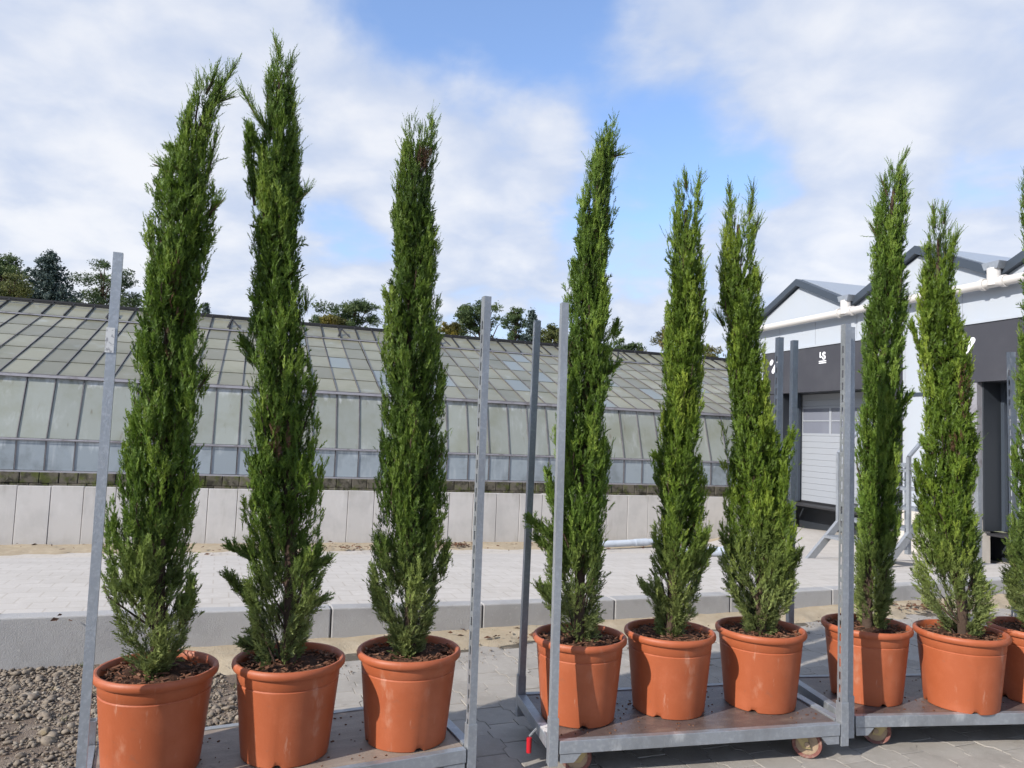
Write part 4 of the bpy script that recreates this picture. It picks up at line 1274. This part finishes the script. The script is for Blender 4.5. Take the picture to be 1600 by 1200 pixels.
def cypress(idx, px, py, material, label, seed, dens=1.0, rim_rot=0.0, bare=0.0):
    r = np.random.default_rng(seed)
    root = empty('potted_cypress', (px, py, POT_Z), rim_rot)
    tag(root, label, 'potted tree', 'potted columnar cypresses on trolleys')
    inst(pot0, 'pot', root)
    soil_mesh(seed).build('soil', 'soil', root, smooth=True)
    chips_mesh(seed).build('bark_mulch', 'bark_chip', root)
    Minv = (Matrix.Translation((px, py, POT_Z)) @ Matrix.Rotation(rim_rot, 4, 'Z')).inverted()
    tab = np.array(OUTLINE[idx])
    zs = tab[:, 0]
    cx = lambda z: np.interp(z, zs, (tab[:, 1] + tab[:, 2]) / 2)
    rx = lambda z: np.interp(z, zs, (tab[:, 2] - tab[:, 1]) / 2)
    ry = lambda z: np.interp(z, zs, np.convolve(np.pad((tab[:, 2] - tab[:, 1]) / 2, 2, 'edge'), np.ones(5) / 5, 'valid')) * .95
    z0, z1 = zs[0], zs[-1]
    z1 = z1 - .04
    H = z1 - z0
    parts = []
    # trunk follows the middle of the crown and is straight near the pot
    tp = []
    for k in range(15):
        t = k / 14
        z = POT_Z + .31 + (z1 - .12 - POT_Z - .31) * t
        w = min(1, t * 2.2)
        tp.append(((px * (1 - w) + float(cx(max(z, z0))) * w) + r.normal(0, .004), py + r.normal(0, .004), z))
    tm = MB().tube(tp, [.022 * (1 - .8 * k / 14) + .003 for k in range(15)], 9)
    trunk = lambda z: (np.interp(z, [p[2] for p in tp], [p[0] for p in tp]), py)
    # ascending branches, each carrying a plume of sprays
    nb = int(325 * dens * (0.55 + H / 3.4))
    gs = [r.uniform(0, 6.28, 3) for _ in range(3)]
    nl_ = 3 + idx % 2
    ncl = int(66 * (.35 + H / 2.6))
    CL = []
    for k in range(ncl):
        uz = (k + r.random()) / ncl
        CL.append(((k * 2.39996 + r.normal(0, .35)) % 6.283, z0 + .05 + (H - .06) * uz ** 1.1, r.uniform(.88, 1.08), r.normal(.03, .11)))
    for b in range(nb):
        u = (b + r.random()) / nb
        zt = z0 + .03 + (H - .03) * (u ** 1.12)
        th = r.uniform(0, 2 * math.pi)
        lb = r.uniform(.12, .40) * (1.0 if zt < z1 - .5 else .75)
        ft = r.uniform(.66, .92)
        ctint = -.10  # branches between tufts tinted darker, painting shade into the gaps
        if r.random() < .80:
            # belongs to a tuft: tips crowd round the tuft's own point on the outline
            c = int(r.integers(0, len(CL)))
            cth, cz, cf, ctint = CL[c]
            dt, dz_ = r.normal(0, .26), r.normal(0, .055)
            th, zt = cth + dt, min(cz + dz_, z1 - .01)
            ft = cf - .55 * abs(dt) ** 1.5 - 1.2 * max(0, dz_)
            lb = r.uniform(.10, .26)
        lb = min(lb, max(zt - z0, 0) + .06)
        # slow grooves around the column
        vl = max(0.0, math.sin(nl_ * th + gs[0][0] + 2.0 * zt + 1.1 * math.sin(3.3 * zt + gs[0][1])))
        vl2 = max(0.0, math.sin(7 * th + gs[1][0] - 9.0 * zt))
        ft *= 1 - .24 * vl ** 1.3 - .06 * vl2
        if vl > .6 and r.random() < .35:
            continue
        zb = zt - lb
        fb_ = ft * r.uniform(.30, .62)
        ns = int((12 + 62 * lb) * r.uniform(.8, 1.2))
        t = np.sort(r.random(ns) ** .75)
        z = zb + (zt - zb) * t
        f = fb_ + (ft - fb_) * np.sqrt(t)
        tht = th + r.normal(0, .18) * (1 - t)
        topf = np.clip((z - (z1 - .45)) / .45, 0, 1)
        Rx, Ry = np.maximum(rx(z) - .005, .005), np.maximum(ry(z) - .005, .005)
        P = np.stack([cx(z) + f * Rx * np.cos(tht), py + f * Ry * np.sin(tht), z], 1) + r.normal(0, .0075, (ns, 3))
        low = np.clip((z0 + .55 - z) / .55, 0, 1)
        out = np.stack([np.cos(tht), np.sin(tht), np.zeros(ns)], 1)
        D = unit(np.array([0, 0, 1.0]) * (1.0 - .45 * low)[:, None] + out * (.10 + .55 * low)[:, None] + r.normal(0, .19, (ns, 3)))
        Lh = r.uniform(.036, .070, ns) * (1 - .15 * t) * (1 - .35 * topf)
        base = r.normal(.47, .09) + ctint + .40 * (ft - .92)
        tint = base + r.normal(0, .08, ns) + .22 * (t - .5) - .20 * (1 - f)  # deeper sprays get a darker tint, crown shade put into the colour
        for bx_, by_, bz_, br_, bh_, bp_ in BROWN.get(idx, ()):
            near = ((P[:, 0] - bx_) / br_) ** 2 + ((P[:, 1] - by_) / .12) ** 2 + ((P[:, 2] - bz_) / bh_) ** 2 < 1
            tint = np.where(near & (r.random(ns) < bp_), -1.0, tint)
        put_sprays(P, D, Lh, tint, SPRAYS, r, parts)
        # brown twig of the branch
        if b % 7 == 0:
            tx0, ty0 = trunk(max(zb - .08, z0 - .02))
            tm.tube([(tx0, ty0, zb - .08), tuple(P[ns // 3]), tuple(P[ns * 2 // 3])], [.0045, .003, .0016], 5, False)
        # a few loose leading shoots
        if r.random() < .07 + .7 * (zt > z1 - .40):
            nw = 3
            Pw = np.repeat(P[-1][None], nw, 0) + r.normal(0, .006, (nw, 3))
            Dw = unit(np.array([0, 0, 1.0]) + out[-1] * .35 + r.normal(0, .22, (nw, 3)))
            put_sprays(Pw, Dw, r.uniform(.045, .09, nw), np.full(nw, base + .1), WISPS, r, parts)
    # shoots that fill the inside of the column, inner shade painted as darker tint
    nf = int(1500 * dens)
    z = z0 + .22 + (H * .80 - .22) * r.random(nf)
    th = r.uniform(0, 6.283, nf)
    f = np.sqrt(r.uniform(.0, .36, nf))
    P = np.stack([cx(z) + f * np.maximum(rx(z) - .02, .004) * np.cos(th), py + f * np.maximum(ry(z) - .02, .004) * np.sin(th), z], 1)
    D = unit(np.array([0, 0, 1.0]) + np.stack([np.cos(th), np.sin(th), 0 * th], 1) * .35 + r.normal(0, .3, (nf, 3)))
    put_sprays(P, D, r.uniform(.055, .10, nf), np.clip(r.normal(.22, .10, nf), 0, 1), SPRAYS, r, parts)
    # named limbs that leave the column
    for a, b, rad in LIMB[idx]:
        a, b = np.array(a), np.array(b)
        ln = np.linalg.norm(b - a)
        ns = int(12 + ln * 1000 * min(1, rad / .03))
        t = r.random(ns) ** 1.35
        mid = (a + b) / 2 + np.array([0, 0, -.06 * ln])
        C = (1 - t)[:, None] ** 2 * a + (2 * t * (1 - t))[:, None] * mid + (t ** 2)[:, None] * b
        tg = unit((2 * (1 - t))[:, None] * (mid - a) + (2 * t)[:, None] * (b - mid))
        P = C + r.normal(0, 1, (ns, 3)) * (rad * .48 * (1 - .75 * t))[:, None] - tg * .03
        D = unit(tg + np.array([0, 0, .45]) + r.normal(0, .32, (ns, 3)))
        thin = rad < .017
        put_sprays(P, D, r.uniform(.035, .065, ns) if not thin else r.uniform(.045, .09, ns), np.clip(r.normal(.42, .12, ns), 0, 1), WISPS if thin else SPRAYS, r, parts)
        tm.tube([tuple(a - (b - a) * .2), tuple(mid), tuple(b)], [.006, .0035, .0015], 5, False)
    me = combine(parts, 'crown')
    me.transform(Minv)
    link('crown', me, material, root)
    tr = tm.build('trunk', 'bark', root, smooth=True, fix=False)
    tr.data.transform(Minv)
    return root


CY = [
    (1, -1.218, 2.717, 'cypress', 'tall cypress in the leftmost pot, its wispy tip bending to the right', 1.0),
    (2, -.798, 2.88, 'cypress', 'tallest cypress with a forked wispy top, second pot from the left', 1.0),
    (3, -.372, 3.048, 'cypress_blue', 'dense dark cypress with a rounded top, beside the slotted left trolley post', 1.12),
    (4, .332, 3.336, 'cypress', 'tall leaning cypress partly hidden by the front post of the middle trolley', 1.0),
    (5, .751, 3.465, 'cypress_yellow', 'slim cypress in the centre pot of the middle trolley', .92),
    (6, 1.197, 3.57, 'cypress_yellow', 'twin topped cypress with a wide bushy base, right end of the middle trolley', 1.0),
    (7, 1.76, 3.715, 'cypress', 'narrow pointed cypress standing behind the slotted post of the right trolley', .95),
    (8, 2.18, 3.65, 'cypress_yellow', 'short yellow green cypress with a bare lower trunk on the right trolley', 1.0),
    (9, 2.617, 3.77, 'cypress_blue', 'cypress cut off by the right edge of the picture', .9),
]
for idx, px, py, mt, lb, dn in CY:
    cypress(idx, px, py, mt, lb, 100 + idx, dn, random.uniform(0, 6))
bpy.data.objects.remove(pot0)

# ------------------------------------------------------------------ trees beyond the greenhouse
def leaf_template(seed, n=4):
    r = np.random.default_rng(seed)
    V, Q, T = [], [], []
    for _ in range(n):
        c = r.normal(0, .45, 3)
        a = unit(r.normal(0, 1, 3))
        b = unit(np.cross(a, r.normal(0, 1, 3)))
        s_ = r.uniform(.30, .52)
        o = len(V)
        V.extend([c - a * s_, c + b * s_ * .6, c + a * s_, c - b * s_ * .6])
        t = r.uniform(-.12, .15)
        T.extend([t if abs(t) > .05 or t > 0 else .0] * 4)
        Q.append((o, o + 1, o + 2, o + 3))
    return np.array(V), np.array(Q), np.maximum(np.array(T), -.04)


LEAVES = [leaf_template(k) for k in range(5)]


def far_tree(x, y, w, top, kind, label, seed, name):
    r = np.random.default_rng(seed)
    gz = -1.35
    root = empty(name, (x, y, gz))
    tag(root, label, 'tree', 'trees beyond the greenhouse')
    h = top - gz
    parts = []
    m = MB().tube([(0, 0, 0), (r.normal(0, .05), 0, h * .5), (r.normal(0, .1), 0, h * .93)], [.22, .14, .03], 8)
    if kind == 2:
        nl = 34
        for k in range(nl):
            dz = .05 + 4.6 * ((k + r.random()) / nl) ** 1.15      # metres below the tip
            z = h - dz
            R_ = w * min(1.9, .10 + 1.05 * (dz / 2.7) ** .85)
            for j in range(int(6 + R_ * 2.5)):
                th = r.uniform(0, 6.283)
                ln = R_ * r.uniform(.6, 1.1)
                n = int(5 + ln * 9)
                s_ = np.linspace(.1, 1, n)
                P = np.stack([np.cos(th) * ln * s_, np.sin(th) * ln * s_, z - .25 * ln * s_ + .22 * ln * s_ ** 2.5], 1) + r.normal(0, .06, (n, 3))
                D = unit(np.array([math.cos(th), math.sin(th), .1]) + r.normal(0, .35, (n, 3)))
                put_sprays(P, D, r.uniform(.12, .22, n), np.clip(r.normal(.45, .16) + r.normal(0, .08, n), 0, 1), LEAVES, r, parts)
        matn = 'far_spruce'
    else:
        matn = {0: 'far_dark', 1: 'far_olive', 3: 'far_yellow', 4: 'far_autumn'}[kind]
        wf_ = w * 1.12
        av = max(wf_ * 1.05, 1.1)
        nc = int(46 + wf_ * 40)
        lobes = [(r.uniform(-.62, .62) * wf_, r.uniform(-.3, .3) * wf_, r.uniform(.0, .6) * av, r.uniform(.6, .95)) for _ in range(4)] + [(r.uniform(-.15, .15) * wf_, 0, 0.0, .8)]
        for k in range(nc):
            t = r.uniform(-2.6, .9) if k % 4 else r.uniform(.35, .92)
            z = h - av - .12 + av * t
            prof_ = math.sqrt(max(0.04, 1 - t * t)) if t > 0 else 1.0
            th, rr = r.uniform(0, 6.283), wf_ * .92 * prof_ * math.sqrt(r.uniform(.08, 1))
            lx, ly, ldz, lf = lobes[k % 5]
            c = np.array([lx + lf * rr * math.cos(th), ly + lf * rr * math.sin(th), z - ldz])
            cr = r.uniform(.20, .46) * min(1.4, .55 + wf_ * .3)
            n = int(76 * cr / .40)
            P = c + unit(r.normal(0, 1, (n, 3))) * (cr * r.random((n, 1)) ** .45) * np.array([1, 1, .65])
            put_sprays(P, unit(r.normal(0, 1, (n, 3))), r.uniform(.08, .15, n), np.clip(r.normal(.42, .16) + r.normal(0, .10, n), 0, 1), LEAVES, r, parts)
            if k % 3 == 0:
                m.tube([(0, 0, max(h * .3, z - 2.0)), tuple(c * .6 + np.array([0, 0, z * .37])), tuple(c)], [.05, .03, .012], 5, False)
    me = combine(parts, 'crown')
    link('crown', me, matn, root)
    m.build('trunk', 'bark', root, smooth=True, fix=False)


FT_LABELS = [
    'dark broadleaf tree at the left edge behind the greenhouse', 'olive tree in front of the dark one at the left edge',
    'blue green spruce above the left end of the greenhouse', 'broadleaf tree behind the top of the leftmost trolley post',
    'small pointed conifer tip just right of the first cypress', 'yellow autumn tree between the first and second cypress',
    'small dark tree just right of the second cypress', 'dark broadleaf tree between the second and third cypress',
    'small yellow brown tree between the second and third cypress', 'yellow thin tree just right of the third cypress',
    'dark oak behind the slotted post of the left trolley', 'slim conifer right of the dark oak',
    'pointed conifer behind the back post of the middle trolley', 'olive tree between the two left posts of the middle trolley',
    'dark tree just right of the fourth cypress', 'brown autumn oak behind the fifth cypress', 'low olive tree between the fifth and sixth cypress']
for k, (x, y, w, top, kind) in enumerate(FAR_TREES):
    far_tree(x, y, w, top, kind, FT_LABELS[k], 500 + k, 'spruce_tree' if kind == 2 else 'broadleaf_tree')
